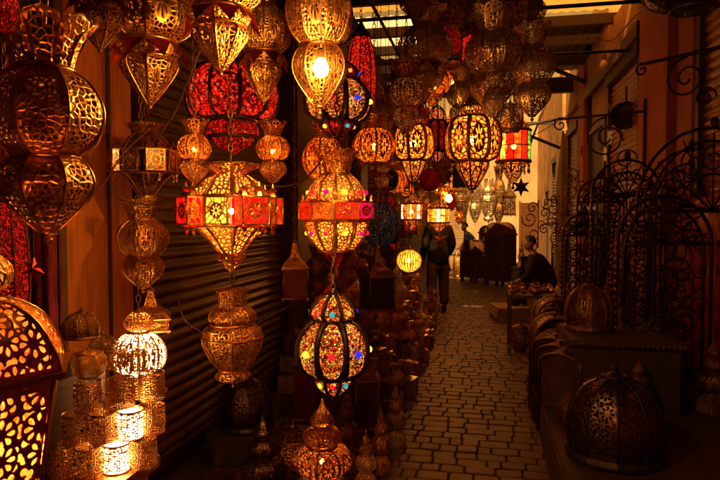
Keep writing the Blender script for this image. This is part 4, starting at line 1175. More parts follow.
on_floor('tower', 217, z=3.4, w=.09, h=.32, pal='dark', label='thin dark spire lantern standing alone by the shutter foot')
for i, (px, z, w, lb) in enumerate(((246, 4.0, .40, 'low dark stand under the black domed pot'), (306, 4.3, .30, 'low dark stand under the house lantern with the glint'))):
    p = P(px, 300, z); tag(MB().box(p.x - w / 2, p.x + w / 2, p.y - w / 2, p.y + w / 2, 0, [.198, .148][i]).build('low_stand', 'wood_dark'), lb, 'stand')
# stacks of box lanterns and small globes receding along the path edge
STK = 'stacked lanterns along the left path edge'
LBL = {'cube': 'dim square lantern in the receding stacks along the left path edge', 'bowl': 'dim round pot in the receding stacks along the left path edge',
       'globe': 'dim globe lantern topping a stack along the left path edge', 'tower': 'dim tiered lantern topping a stack along the left path edge', 'house': 'dim roofed lantern topping a stack along the left path edge'}
proto = {}
def stackable(sty, pal, w, h, x, y, z, label=None):
    key = (sty, pal)
    if key not in proto:
        proto[key] = LA(sty, 360 - F / 2, 360 + F / 2, 0, F * {'cube': 1, 'bowl': .8, 'globe': 1.3, 'tower': 2, 'house': 1.6}[sty], 1.0, pal, LBL[sty], 'stacked_lantern', 'lantern', False, STK)
        o = proto[key]; first = True
    else:
        src = proto[key]; o = src.copy(); COL.objects.link(o)
        for ch in list(src.children):
            d = ch.copy(); COL.objects.link(d); d.parent = o
    o.location = (x, y, z); o.scale = (w, w, h / {'cube': 1, 'bowl': .8, 'globe': 1.3, 'tower': 2, 'house': 1.6}[sty]); o.rotation_euler.z = rnd(-.4, .4)
    o['label'] = label or LBL[sty]
    return o
y = 4.75; k = 0
pals = ['pewn', 'brass', 'brassd', 'darkd', 'pew', 'dark', 'brass']
while y < 9.4:
    for col, x in enumerate((-.72, -.98, -1.26, -1.55)):
        if col == 3 and k % 2: continue
        xx = x + rnd(-.03, .03) - (.0 if y < 7 else (y - 7) * .03); z = 0
        lev = [3, 5, 6, 7][col] if y > 5.4 else [3, 4, 5, 5][col]
        lev = max(2, lev + random.choice((-1, 0, 0)))
        for q in range(lev):
            w = rnd(.15, .19); top = q == lev - 1
            sty = random.choice(('globe', 'tower', 'house')) if top else random.choice(('cube', 'cube', 'bowl'))
            h = {'cube': w * 1.0, 'bowl': w * .8, 'globe': w * 1.3, 'tower': w * 1.9, 'house': w * 1.6}[sty]
            stackable(sty, random.choice(pals), w, h, xx + rnd(-.01, .01), y + rnd(-.03, .03), z)
            z += h * (.985 if sty == 'cube' else 1.0)
    y += rnd(.27, .33); k += 1
# dim lanterns hanging in the depth of the left stall
n = 0
DG = 'dim lanterns hanging in the depth of the left stall'
for i in range(196):
    far = 90 <= i < 150
    z = rnd(9.0, 14.0) if far else rnd(4.6, 9.2); px = rnd(318, 448) if z > 5.5 else rnd(318, 400); py = rnd(135, 318)
    if far: px, py = rnd(392, 462), rnd(112, 226)
    mid = i >= 150
    if mid:
        z = rnd(4.9, 7.6); px = rnd(374, 486); py = rnd(84 if px < 424 else 66, 158)
    p = P(px, py, z)
    if p.x < XL + .25 or p.x > (.15 if mid else -.38) or (not far and px > 416 and py > 185) or (px > 402 and py > 265): continue
    if abs(px - 410) < 20 and 185 < py < 280 and z < 7: continue
    w = rnd(.13, .22); ww = w * F / z / 2
    sty = random.choice(('gourd', 'globe', 'urn', 'house', 'point')); hh = w * F / z * {'gourd': 2, 'globe': 1.4, 'urn': 1.6, 'house': 1.7, 'point': 2}[sty]
    lit = py < 250 and i % (2 if far or mid else 3) == 0 and sty != 'point'
    LA(sty, px - ww, px + ww, py - hh / 2, py + hh / 2, z, 'brass' if lit else random.choice(('dark', 'darkd', 'brassd', 'pewn', 'dimred', 'redpane', 'brass')),
       {k_: ('small lit amber ' + v_ if lit else 'dim ' + v_) for k_, v_ in {'gourd': 'gourd shaped lantern hanging in the crowded depth of the left stall', 'globe': 'globe lantern hanging in the crowded depth of the left stall', 'urn': 'urn shaped lantern hanging in the crowded depth of the left stall',
        'house': 'box lantern hanging in the crowded depth of the left stall', 'point': 'pointed lantern hanging in the crowded depth of the left stall'}.items()}[sty], group=DG, chain=False, cord_r=.0016, **(dict(shell='brass_coarse_rose', shell2='brass_coarse', glass='orange_glass', bulb='bulb_soft') if lit else {}))
    n += 1
# slack cables between the lanterns
def cable(pts, label, r=.0035):
    pts = [P(*q) for q in pts]; out = []
    for i in range(len(pts) - 1):
        a, b, c, d = pts[max(i - 1, 0)], pts[i], pts[i + 1], pts[min(i + 2, len(pts) - 1)]
        for j in range(8):
            t_ = j / 8; out.append(.5 * (2 * b + (c - a) * t_ + (2 * a - 5 * b + 4 * c - d) * t_ ** 2 + (3 * b - a - 3 * c + d) * t_ ** 3))
    out.append(pts[-1])
    tag(MB().tube(out, r, 5).build('cable', 'cord_brown'), label, 'cable')
cable([(120, 200, 2.5), (180, 205, 2.5), (225, 163, 2.4), (262, 184, 2.5), (300, 182, 2.6), (330, 150, 2.8)], 'slack brown cable looping above the glass box lantern')
cable([(232, 0, 2.3), (205, 40, 2.3), (176, 110, 2.4), (155, 140, 2.5)], 'slack brown cable running down from the top golden lantern')
cable([(178, 300, 2.7), (190, 325, 2.7), (232, 334, 2.75), (300, 300, 3.1), (345, 275, 3.2)], 'slack brown cable passing behind the brass urn lantern')
cable([(150, 128, 2.3), (122, 155, 2.3), (98, 190, 2.2), (70, 190, 2.2)], 'slack brown cable in front of the boarded post')

cable([(700, -10, 4.5), (668, 20, 5.3), (640, 12, 6.2), (612, 40, 7.6), (590, 34, 9.0)], 'loose cable sagging along the top of the right wall', .008)
cable([(560, 20, 8.6), (585, 36, 8.6), (604, 46, 7.6)], 'loose cable leading to the unlit bulb on the right wall', .006)
cable([(500, 150, 8.5), (540, 132, 9), (575, 110, 9.6), (592, 96, 9.6)], 'thin cable slung from the red striped drum to the right wall', .006)
for i, (px, z, w, h, sty, lb) in enumerate(((512, 15.4, .3, .9, 'tower', 'upright metal lantern on the ground right of the large domed cabinet'), (521, 14.0, .28, 1.1, 'tower', 'taller upright metal lantern right of the large domed cabinet'), (458, 16.2, .3, .7, 'dome', 'small dome lantern on the ground left of the domed cabinets'), (467, 17.6, .3, 1.0, 'tower', 'upright lantern on the ground behind the far seated person'))):
    p = P(px, 300, z); o = LA(sty, 360 - w * F / 2, 360 + w * F / 2, 0, h * F, 1.0, 'pewn' if i % 2 else 'brass', lb, 'floor_lantern', 'lantern', False); o.location = (p.x, p.y, 0)
# ------------------------------------------------------------------ right side goods
table('display_table', 'low dark table with carved beaded rim in the bottom right corner', .37, 1.5, 2.45, 4.55, .43, 'wood_dark', edge='wood_carved', solid=True)
table('display_cabinet', 'small dark cabinet with carved beaded rim behind the big dome', .50, 1.15, 3.75, 4.35, .87, 'wood_dark', edge='wood_carved', solid=True, cat='cabinet')
bpy.data.objects['display_cabinet'].location.z = .0
on_floor('dome', 616, z=2.92, w=.45, h=.47, pal='iron', label='big pierced iron dome on the carved table, lower right', base=.431, name='dome_lantern', cat='lantern')
on_floor('dome', 588, z=3.95, w=.30, h=.34, pal='darkd', label='mid sized dark dome lantern on the small cabinet', base=.871, name='dome_lantern')
on_floor('tower', 619, z=3.95, w=.11, h=.30, pal='darkd', label='small dark spire lantern beside the dome on the cabinet', base=.871)
on_floor('dome', 660, z=3.85, w=.34, h=.62, pal='iron', label='tall black dome lantern behind the big pierced dome', base=.431, name='dome_lantern')
# arched mirrors leaning in a row along the right edge of the paving
def arch_pts(w, h, n=14):
    return [(-w, 0)] + [(-w * math.cos(PI * i / n), h - w + w * math.sin(PI * i / n)) for i in range(n + 1)] + [(w, 0)]
for i, (yy, xx, w, h, lb) in enumerate(((4.78, .56, .17, .72, 'nearest arched metal box standing in a row by the right paving edge'), (5.10, .56, .17, .80, 'second arched metal box from the carved table'),
                                   (5.42, .60, .17, .74, 'third arched metal box from the carved table'), (5.78, .64, .18, .86, 'fourth arched metal box from the carved table'),
                                   (6.14, .66, .16, .72, 'furthest arched metal box of the row, nearest the legged table'))):
    r = thing('arched_box', (xx, yy, 0), lb, 'lantern box', rnd(-.1, .1), 'arched metal boxes in a row')
    pts = arch_pts(w, h); mb = MB(); d = .12
    A = mb.add(*[(x, -d, z) for x, z in pts]); B = mb.add(*[(x, d, z) for x, z in pts]); m = len(pts)
    for k in range(m): k2 = (k + 1) % m; mb.face((A + k, A + k2, B + k2, B + k), [(k * .1, 0), (k * .1 + .1, 0), (k * .1 + .1, .24), (k * .1, .24)], [(-.5, -.5), (.5, -.5), (.5, .5), (-.5, .5)], smooth=True)
    mb.build('shell', 'dark_dots', r)
    f = MB(); f.face([A_ for A_ in range(f.add(*[(x * .93, -d + .01, z * .97) for x, z in pts]), m)][::-1], [(x * 3, z * 3) for x, z in pts][::-1], [(x / w * .8, z / h * 1.6 - .8) for x, z in pts][::-1]); f.build('front_panel', 'iron_leaf', r)
    f = MB(); f.tube([(x, -d, z) for x, z in pts], .016, 5); f.tube([(x, d, z) for x, z in pts], .016, 5); f.build('rim', 'brass_dull', r)
    MB().ball((0, 0, h + .02), .022, 8, 6).build('knob', 'brass_dull', r)
for i, (yy, lb) in enumerate(((3.93, 'little arched metal box on the carved table, nearest the viewer'), (4.18, 'little arched metal box on the carved table, middle of three'), (4.42, 'little arched metal box on the carved table, nearest the row on the ground'))):
    src = [o for o in bpy.data.objects if o.name == 'arched_box'][0]; o = src.copy(); COL.objects.link(o)
    for ch in list(src.children): d = ch.copy(); COL.objects.link(d); d.parent = o
    o.location = (.50, yy, .431); o.scale = (.78, .8, .46); o.rotation_euler.z = -.5; o['label'] = lb
# dark wares filling the ground between the gates
for i, (px, z, w, h, sty, lb) in enumerate(((585, 5.0, .2, .85, 'tower', 'dark spire lantern on the ground left of the small cabinet'), (607, 5.0, .22, 1.15, 'tower', 'tall dark spire lantern behind the small cabinet'), (640, 4.7, .24, 1.0, 'tower', 'dark spire lantern behind the small cabinet, right part'),
        (575, 7.2, .26, 1.2, 'tower', 'dark spire lantern by the leaning poles'), (560, 8.4, .24, 1.0, 'house', 'dark roofed lantern behind the seated person'), (625, 7.0, .3, 1.5, 'tower', 'tallest dark spire lantern before the orange red pillar'))):
    on_floor(sty, px, z=z, w=w, h=h, pal=['dark', 'darkd', 'dark', 'pewn', 'dark', 'darkd'][i], label=lb)
for i, (px, z, w, h, sty, lb) in enumerate(((575, 3.35, .17, .17, 'bowl', 'small dark pot at the left edge of the carved table'), (640, 3.45, .2, .36, 'tower', 'dark spire lantern behind the right flank of the big pierced dome'), (585, 3.5, .16, .16, 'bowl', 'second small dark pot on the carved table by the cabinet'), (715, 3.6, .2, .45, 'tower', 'dark spire lantern at the right edge of the carved table'))):
    on_floor(sty, px, z=z, w=w, h=h, pal=['dark', 'darkd', 'darkd', 'dark'][i], label=lb, base=.431)
# wrought iron
def spiral(cx, cz, r0, turns, a0, s=1, n=26, y=0):
    return [Vector((cx + r0 * (1 - .86 * i / n) * math.cos(a0 + s * 2 * PI * turns * i / n), y, cz + r0 * (1 - .86 * i / n) * math.sin(a0 + s * 2 * PI * turns * i / n))) for i in range(n + 1)]
def gate(label, p, rz, w, h, mat='wrought_iron', dens=1):
    r = thing('iron_gate', p, label, 'iron gate', rz, 'wrought iron arched gates'); hw = w / 2
    o = [(x, 0, z) for x, z in arch_pts(hw, h)]
    MB().tube(o, .012, 6).tube([(x * .84, 0, z * .95) for x, y_, z in o], .010, 5).tube([(-hw, 0, .12), (hw, 0, .12)], .012, 5).tube([(-hw, 0, h - hw), (hw, 0, h - hw)], .012, 5).build('frame', mat, r)
    sc = MB(); q = hw * .40; z = .12 + q
    while z < h - hw - q * .5:
        for sx in (-1, 1):
            sc.tube(spiral(sx * hw * .42, z, q, 1.6, PI / 2 if sx > 0 else PI / 2, sx), .0075, 4)
            sc.tube(spiral(sx * hw * .42, z + q * .55, q * .5, 1.3, -PI / 2, -sx), .006, 4)
            sc.tube(spiral(sx * hw * .78, z + q * .8, q * .34, 1.4, PI, sx), .005, 4)
            sc.tube(spiral(sx * hw * .16, z + q * .9, q * .3, 1.4, 0, -sx), .005, 4)
            sc.tube([(sx * hw * .62, 0, z - q), (sx * hw * .62, 0, z + q)], .005, 4)
        sc.tube([(0, 0, z - q), (0, 0, z + q)], .008, 4); z += q * 1.9
    for k in range(7):
        a = PI * (k + .5) / 7
        sc.tube([(0, 0, h - hw), (hw * .93 * math.cos(a), 0, h - hw + hw * .93 * math.sin(a))], .007, 4)
        sc.tube(spiral(hw * .62 * math.cos(a), h - hw + hw * .62 * math.sin(a), hw * .17, 1.5, a), .0065, 4)
    sc.tube([(hw * .45 * math.cos(PI * i / 12), 0, h - hw + hw * .45 * math.sin(PI * i / 12)) for i in range(13)], .008, 4)
    sc.build('scrollwork', mat, r)
    bd = MB(); nb = int((h - hw) / .0125); bd.tube([(-hw, 0, .03 + k * .0125) for k in range(nb)], [.006 + .009 * abs(math.sin(k * PI / 4)) for k in range(nb)], 6)
    bd.build('beaded_edge', 'brass_dull', r)
    tips = MB()
    tips.ball((0, 0, h + .03), .03, 8, 6, 1.6); tips.build('finial', mat, r)
def gate_at(label, px, z, w, pytop, base, rz):
    p = P(px, 240, z); top = P(px, pytop, z).z; gate(label, (p.x, p.y, base), rz, w, top - base)
gate_at('largest arched iron gate leaning by the right edge of the frame', 712, 4.15, 1.15, 128, .43, .35)
gate_at('arched iron gate standing before the orange red pillar', 626, 5.2, .62, 160, .0, .25)
gate_at('narrow arched iron gate nearest the dark doorway', 600, 6.2, .5, 178, .0, .3)
gate_at('iron gate rising behind the largest one at the right edge', 690, 4.75, .9, 150, .0, .5)
gate_at('slim iron gate right behind the mid sized dome', 584, 5.7, .4, 214, .0, .15)
gate_at('wide low iron gate in the shadow behind the carved table', 650, 5.6, .8, 188, .0, .45)
gate_at('small arched iron gate overlapping the largest one in front', 664, 3.9, .62, 196, .43, .2)
# red boards behind the gates
r = thing('red_boards', (XR - .0, 4.45, .43), 'dark red painted boards behind the iron gates at the right edge', 'boards')
for i in range(5): MB().box(-.02, .02 - .004 * (i % 2), -.72 + i * .29, -.72 + i * .29 + .284, 0, 1.32).build('board', 'red_door', r)
# scroll brackets and hung things on the right wall
def bracket(label, p, length, rz):
    r = thing('scroll_bracket', p, label, 'iron bracket', rz, 'iron scroll brackets'); mb = MB(); L = length
    mb.tube([(0, 0, 0), (-L, 0, 0)], .014, 6).tube([(0, 0, .08), (0, 0, -L * .7)], .014, 6)
    mb.tube(spiral(-L * .42, -L * .28, L * .26, 1.7, PI / 2), .010, 5).tube(spiral(-L * .2, -L * .55, L * .13, 1.5, 0), .009, 5).tube(spiral(-L * .98, -L * .07, L * .09, 1.2, PI / 2), .009, 5)
    mb.build('scrollwork', 'iron', r)
    MB().box(-.005, .02, -.03, .03, -L * .75, .12).build('wall_plate', 'iron', r)
bracket('iron scroll bracket crossing the orange red pillar', (XR - .06, 6.45, 2.66), .85, -.42)
bracket('iron scroll bracket over the nearest right shutter', (XR - .0, 4.6, 2.78), .6, -.75)
r = thing('wall_plaque', P(588, 152, 9.9), 'round terracotta plate fixed to the post beside the dark doorway', 'plate', .35)
MB().lathe([(0.001, -.02), (.10, -.015), (.17, .0), (.18, .012), (.165, .014), (.10, .002), (.001, -.004)], 28, 1, 1, 0, smooth=True).tf(lambda v: Vector((v.x, -v.z - .07, v.y))).build('dish', 'terracotta', r)
r = thing('wall_pan', P(626, 116, 6.9), 'dark round pan hanging against the right hand pillar', 'pan', -.4)
MB().lathe([(.001, 0), (.12, .0), (.15, .03), (.16, .05)], 24, 1, 1, 0, smooth=True).tf(lambda v: Vector((v.x, -v.z, v.y))).build('dish', 'iron', r)
MB().tube([(0, 0, .16), (0, 0, .34)], .012, 5).build('handle', 'iron', r)
pole('leaning pole against the dark doorway on the right', P(600, 134, 8.6), P(622, 260, 8.6), .018, 'wood_brown')
pole('pale leaning rod across the pillar by the scroll bracket', P(609, 104, 7.4), P(634, 165, 7.2), .018, 'wood_brown')
# ironwork cluster hanging by the seated man
def hung_iron(label, px, y0, y1, z, w, seed):
    rr = random.Random(seed); a, b = P(px, y0, z), P(px, y1, z); mb = MB(); h = a.z - b.z
    for q in range(9): mb.tube(spiral(rr.uniform(-w, w) * .5, h * (q + .5) / 9, w * rr.uniform(.22, .5), 1.4, rr.uniform(0, 6), rr.choice((-1, 1)), 18, rr.uniform(-.04, .04)), .011, 4)
    mb.tube([(0, 0, 0), (0, 0, h)], .012, 5); r = mb.build('iron_ornament', 'brass_dull'); r.location = b; r.rotation_euler.z = rr.uniform(-.6, .6); tag(r, label, 'iron ornament')
hung_iron('pale scrolled iron ornament hanging above the seated man', 538, 200, 248, 10.6, .34, 3)
hung_iron('dark scrolled iron ornament hanging before the pale slatted shutter', 556, 196, 240, 10.2, .36, 5)
hung_iron('tangled dark iron ornament by the leaning poles', 578, 170, 230, 9.3, .3, 8)
beam('little dark shelf on the right wall above the seated man', XR - .32, XR + .02, 9.4, 9.9, 1.72, 1.77, 'wood_dark', 'shelf', 'wall_shelf')

# legged table with small wares in front of the seated man
p = P(520, 300, 7.3)
table('trestle_table', 'thin legged low table of small wares in front of the seated man', p.x - .14, p.x + .75, p.y - .32, p.y + .30, .70, 'wood_brown', leg=.03)
for i in range(22):
    x, y_ = p.x - .1 + rnd(0, .78), p.y - .28 + rnd(0, .52); s = rnd(.03, .055)
    t_ = MB().lathe([(.5 * s, 0), (s, .5 * s), (.9 * s, 1.0 * s), (.35 * s, 1.5 * s), (.5 * s, 1.9 * s), (.1 * s, 2.2 * s)], 8, 1, 2, 0, smooth=True, close=True).build('trinket', random.choice(('terracotta', 'brass_dull', 'brass', 'terracotta')))
    t_.location = (x, y_, .701); tag(t_, 'small reddish brass trinket heaped on the thin legged table', 'trinket', 'trinkets on the thin legged table')
for i, (dx, dy, w, h, pal) in enumerate(((-.0, -.1, .22, .34, 'darkd'), (.3, -.05, .26, .36, 'pewn'), (.55, .0, .24, .44, 'dark'))):
    on_floor('bowl', 520, z=7.3, w=w, h=h, pal=pal, label=['dark pot under the left end of the thin legged table', 'pewter pot under the middle of the thin legged table', 'dark pot under the right end of the thin legged table'][i], name='metal_pot', cat='pot').location = (p.x + dx, p.y + dy, 0)
for i, (px, z, w, h, lb) in enumerate(((556, 6.4, .34, .62, 'dark dome lantern right of the thin legged table'), (574, 5.9, .36, .74, 'dark dome lantern between the thin legged table and the small cabinet'), (600, 6.4, .34, .9, 'dark dome lantern below the narrow iron gate'),
                                       (562, 7.6, .3, .8, 'dark dome lantern behind the thin legged table'))):
    on_floor('dome', px, z=z, w=w, h=h, pal=['dark', 'iron', 'dark', 'darkd'][i], label=lb, name='dome_lantern')

# ------------------------------------------------------------------ far end of the alley
def domed_cabinet(label, px, z, w, h, rz, open_=True):
    q = P(px, 270, z); r = thing('domed_cabinet', (q.x, q.y, 0), label, 'cabinet', rz, 'domed wooden cabinets'); hw = w / 2; d = w * .42; hb = h - hw
    MB().box(-hw, hw, -d, d, .10, hb).build('case', 'wood_pale', r)
    mb = MB(); pr = [(-hw * math.cos(PI * i / 14), hb + hw * math.sin(PI * i / 14)) for i in range(15)]
    A = mb.add(*[(x, -d, zz) for x, zz in pr]); B = mb.add(*[(x, d, zz) for x, zz in pr])
    for k in range(14): mb.face((A + k, A + k + 1, B + k + 1, B + k), smooth=True)
    mb.face([A + k for k in range(15)][::-1]); mb.face([B + k for k in range(15)]); mb.build('domed_lid', 'wood_pale', r)
    MB().box(-hw * .72, hw * .72, -d - .012, -d - .002, .18, hb - .06).build('door_panel', 'wood_dark' if open_ else 'wood_carved', r)
    for sx in (-1, 1):
        for sy in (-1, 1): MB().box(sx * (hw - .05) - .03, sx * (hw - .05) + .03, sy * (d - .05) - .03, sy * (d - .05) + .03, 0, .10).build('leg', 'wood_dark', r)
    MB().box(-hw - .02, hw + .02, -d - .02, d + .02, hb - .025, hb + .02).build('moulding', 'wood_carved', r)
domed_cabinet('smaller domed wooden cabinet at the far left of the pair', 474, 15.2, .55, 1.05, -.7)
domed_cabinet('larger domed wooden cabinet with dark door in the far alley', 500, 14.4, .58, 1.5, -.7)
domed_cabinet('slim domed cabinet between and behind the other two', 488, 16.6, .4, 1.4, -.5)
for i, (x0, x1, y0, y1, z, sty, pal, lb) in enumerate(((455, 469, 176, 224, 16.0, 'urn', 'dark', 'dull urn lantern hanging at the far end, leftmost'), (468, 482, 168, 226, 16.0, 'gourd', 'pewn', 'pale long gourd lantern hanging at the far end beside the urn'),
      (480, 497, 178, 222, 16.0, 'urn', 'pewn', 'dull wide lantern hanging at the far end, middle one'), (492, 505, 166, 228, 16.0, 'gourd', 'dark', 'long dark lantern hanging at the far end above the large domed cabinet'), (502, 516, 176, 216, 16.0, 'house', 'dark', 'dull box lantern hanging at the far end, rightmost'))):
    LA(sty, x0, x1, y0, y1, z, pal, lb, top=4.0, chain=False)
beam('pole from which the far end lanterns hang', XL - .2, XR + .1, 15.95, 16.03, 3.98, 4.05, 'wood_dark', 'pole', 'tray_pole')
beam('pale little wall shelf on the cream wall at the far right', XR - .26, XR + .03, 13.5, 14.4, 1.45, 1.5, 'plaster_cream', 'shelf', 'wall_shelf')
r = thing('slatted_shutter', P(448, 268, 20.9), 'pale slatted shutter on the sunlit end wall left of the cabinets', 'shutter'); r.location = (r.location.x, 20.6, 0)
mb = MB()
for k in range(26): mb.box(-.55, .55, -.05 - .012 * (k % 2), -.002, .1 + k * .09, .18 + k * .09)
mb.build('slats', 'shutter_pale', r); MB().box(-.62, -.553, -.08, -.001, 0, 2.55).build('jamb', 'wood_brown', r); MB().box(.553, .62, -.08, -.001, 0, 2.55).build('jamb', 'wood_brown', r)
MB().box(-.62, .62, -.085, -.001, 2.553, 2.7).build('lintel', 'wood_brown', r)
r = thing('wooden_door', P(531, 268, 20.9), 'plain brown wooden door in the end wall beside the right hand corner', 'door'); r.location = (r.location.x, 20.6, 0)
MB().box(-.42, .42, -.05, -.001, 0, 2.1).build('leaf', 'wood_pale', r); MB().box(-.48, -.423, -.08, -.001, 0, 2.16).build('jamb', 'wood_brown', r); MB().box(.423, .48, -.08, -.001, 0, 2.16).build('jamb', 'wood_brown', r)
MB().ball((.34, -.07, 1.0), .03, 8, 6).build('knob', 'brass_dull', r)
# small wares against the end wall
for i, (px, z, w, h, mat, lb) in enumerate(((455, 18.5, .5, .5, 'straw', 'straw basket by the sunlit end wall'), (518, 12.6, .3, .55, 'enamel', 'grey enamel bin standing left of the seated man'), (527, 12.2, .28, .8, 'iron', 'black iron churn standing left of the seated man'))):
    q = P(px, 270, z); r = thing(['basket', 'bin', 'churn'][i], (q.x, q.y, 0), lb, ['basket', 'bin', 'churn'][i])
    MB().lathe([(.36 * w, 0), (.48 * w, .1 * h), (.5 * w, .6 * h), (.42 * w, .85 * h), (.44 * w, h)], 16, 1, 3, 0, smooth=True, close=True).build('body', mat, r)
    MB().ring(.45 * w, h, .02, 5, 20).build('rim', mat, r)
r = thing('bicycle_wheel', P(524, 282, 12.0), 'wheel with pale rim leaning behind the hands of the seated man', 'wheel', .9)
MB().tube([(.27 * math.cos(2 * PI * k / 28), 0, .27 * math.sin(2 * PI * k / 28)) for k in range(28)], .022, 6, True).build('tyre', 'iron', r)
sp = MB()
for k in range(14): sp.tube([(0, 0, 0), (.26 * math.cos(2 * PI * k / 14), 0, .26 * math.sin(2 * PI * k / 14))], .004, 4)
sp.tube([(.25 * math.cos(2 * PI * k / 28), 0, .25 * math.sin(2 * PI * k / 28)) for k in range(28)], .012, 5, True); sp.build('spoked_rim', 'silver', r)
r.location.z = .295

# ------------------------------------------------------------------ people
def skinned(name, chains, mat, parent, sub=2):
    """chains: list of [(x,y,z,r), ...]; points at the same place are welded so the body is one surface"""
    vs, es, rs, idx = [], [], [], {}
    for ch in chains:
        prev = None
        for x, y_, z, r_ in ch:
            key = (round(x, 4), round(y_, 4), round(z, 4))
            if key not in idx: idx[key] = len(vs); vs.append((x, y_, z)); rs.append(r_)
            i = idx[key]
            if prev is not None and prev != i: es.append((prev, i))
            prev = i
    me = bpy.data.meshes.new(name); me.from_pydata(vs, es, []); o = bpy.data.objects.new(name, me); COL.objects.link(o)
    bm = bmesh.new(); bm.from_mesh(me); L = bm.verts.layers.skin.verify(); bm.verts.ensure_lookup_table()
    for i, v in enumerate(bm.verts):
        r_ = rs[i]; v[L].radius = r_ if isinstance(r_, tuple) else (r_, r_); v[L].use_root = (i == 0)
    bm.to_mesh(me); bm.free()
    o.modifiers.new('s', 'SKIN').use_smooth_shade = True
    m = o.modifiers.new('u', 'SUBSURF'); m.levels = sub; m.render_levels = sub
    dg = bpy.context.evaluated_depsgraph_get(); me2 = bpy.data.meshes.new_from_object(o.evaluated_get(dg))
    bpy.data.objects.remove(o); bpy.data.meshes.remove(me)
    o = bpy.data.objects.new(name, me2); COL.objects.link(o); me2.materials.clear(); me2.materials.append(M[mat]); o.parent = parent
    me2.polygons.foreach_set('use_smooth', [True] * len(me2.polygons))
    return o
def hand(w, d, side, n_=(0, 0, 1), s=1., curl=.35):
    """five finger chains rooted in the palm; w wrist, d direction of the hand"""
    w, d = Vector(w), Vector(d).normalized(); nrm = Vector(n_); q = d.cross(nrm).normalized() * side; nrm = q.cross(d).normalized()
    palm = w + d * .07 * s; ch = [[(*w, .024 * s), (*palm, (.036 * s))]]
    for k, (off, ln) in enumerate(((-.028, .072), (-.009, .085), (.010, .080), (.028, .064))):
        k0 = palm + q * off * s + d * .02 * s; a = k0 + d * ln * .5 * s; b = a + (d * math.cos(curl * 2) - nrm * side * 0 + Vector((0, 0, -1)) * math.sin(curl * 2)) * ln * .5 * s
        ch.append([(*palm, .036 * s), (*k0, .010 * s), (*a, .0085 * s), (*b, .007 * s)])
    t0 = w + d * .03 * s - q * .03 * s; ch.append([(*w, .024 * s), (*t0, .012 * s), (*(t0 + d * .04 * s - q * .02 * s), .009 * s), (*(t0 + d * .068 * s - q * .018 * s), .0075 * s)])
    return ch
def head_set(r, c, fwd, hair=True, sc=1.):
    """face details and hair on a head centred at c and looking along fwd"""
    c, f = Vector(c), Vector(fwd).normalized(); sd = Vector((-f.y, f.x, 0)).normalized(); up = sd.cross(f) * -1
    if up.z < 0: up = -up
    mt = Matrix((sd, f, up)).transposed()
    for s in (-1, 1):
        MB().ball(c + f * .083 * sc + sd * .030 * s * sc + up * .012 * sc, .011 * sc, 8, 6).build('eye', 'hair_black', r)
    h = MB(); n_, m_ = 18, 9; rows = []
    for i in range(m_ + 1):
        row = []
        for j in range(n_):
            a = 2 * PI * j / n_; fr = math.cos(a)                      # a = 0 looks forward
            t_ = (i / m_) * (.70 + 1.35 * ((1 - fr) / 2) ** .75)
            k = 1.03 + .03 * math.sin(a * 5) * (i / m_)
            row.append(c + up * .02 * sc + mt @ Vector((.076 * k * math.sin(t_) * math.sin(a), .084 * k * math.sin(t_) * fr - .008, .104 * k * math.cos(t_))) * sc)
        rows.append(h.add(*row))
    for i in range(m_):
        for j in range(n_): h.face((rows[i] + j, rows[i] + (j + 1) % n_, rows[i + 1] + (j + 1) % n_, rows[i + 1] + j), smooth=True)
    o = h.build('hair', 'hair_black', r)
    md = o.modifiers.new('thick', 'SOLIDIFY'); md.thickness = .008; md.offset = -.9
def head_chain(neck, c, fwd, sc=1.):
    n_, c, f = Vector(neck), Vector(c), Vector(fwd).normalized(); up = Vector((0, 0, 1))
    P0 = lambda v, r_: (*v, r_)
    return [[P0(n_, .050 * sc), P0(c - up * .085 * sc + f * .012, .056 * sc), P0(c - up * .02 * sc, (.082 * sc, .092 * sc)), P0(c + up * .05 * sc - f * .004, (.080 * sc, .09 * sc)), P0(c + up * .10 * sc - f * .01, .05 * sc)],
            [P0(c - up * .02 * sc, (.082 * sc, .092 * sc)), P0(c + f * .088 * sc - up * .008 * sc, .014 * sc), P0(c + f * .106 * sc - up * .028 * sc, .012 * sc)],
            [P0(c - up * .02 * sc, (.082 * sc, .092 * sc)), P0(c + f * .045 * sc - up * .06 * sc, .056 * sc), P0(c + f * .066 * sc - up * .098 * sc, .034 * sc)],
            [P0(c - up * .02 * sc, (.082 * sc, .092 * sc)), P0(c - up * .03 * sc - f * .005 + Vector((-f.y, f.x, 0)) * .094 * sc, .016 * sc)],
            [P0(c - up * .02 * sc, (.082 * sc, .092 * sc)), P0(c - up * .03 * sc - f * .005 - Vector((-f.y, f.x, 0)) * .094 * sc, .016 * sc)]]
def shoe(r, a, d, mat='leather'):
    a, d = Vector(a), Vector(d).normalized()
    skinned('shoe', [[(*(a - d * .05 + Vector((0, 0, .045))), .045), (*(a + d * .04 + Vector((0, 0, .05))), .048), (*(a + d * .13 + Vector((0, 0, .038))), .044), (*(a + d * .20 + Vector((0, 0, .03))), .030)],
                     [(*(a + d * .04 + Vector((0, 0, .05))), .048), (*(a + Vector((0, 0, .11))), .042)]], mat, r)

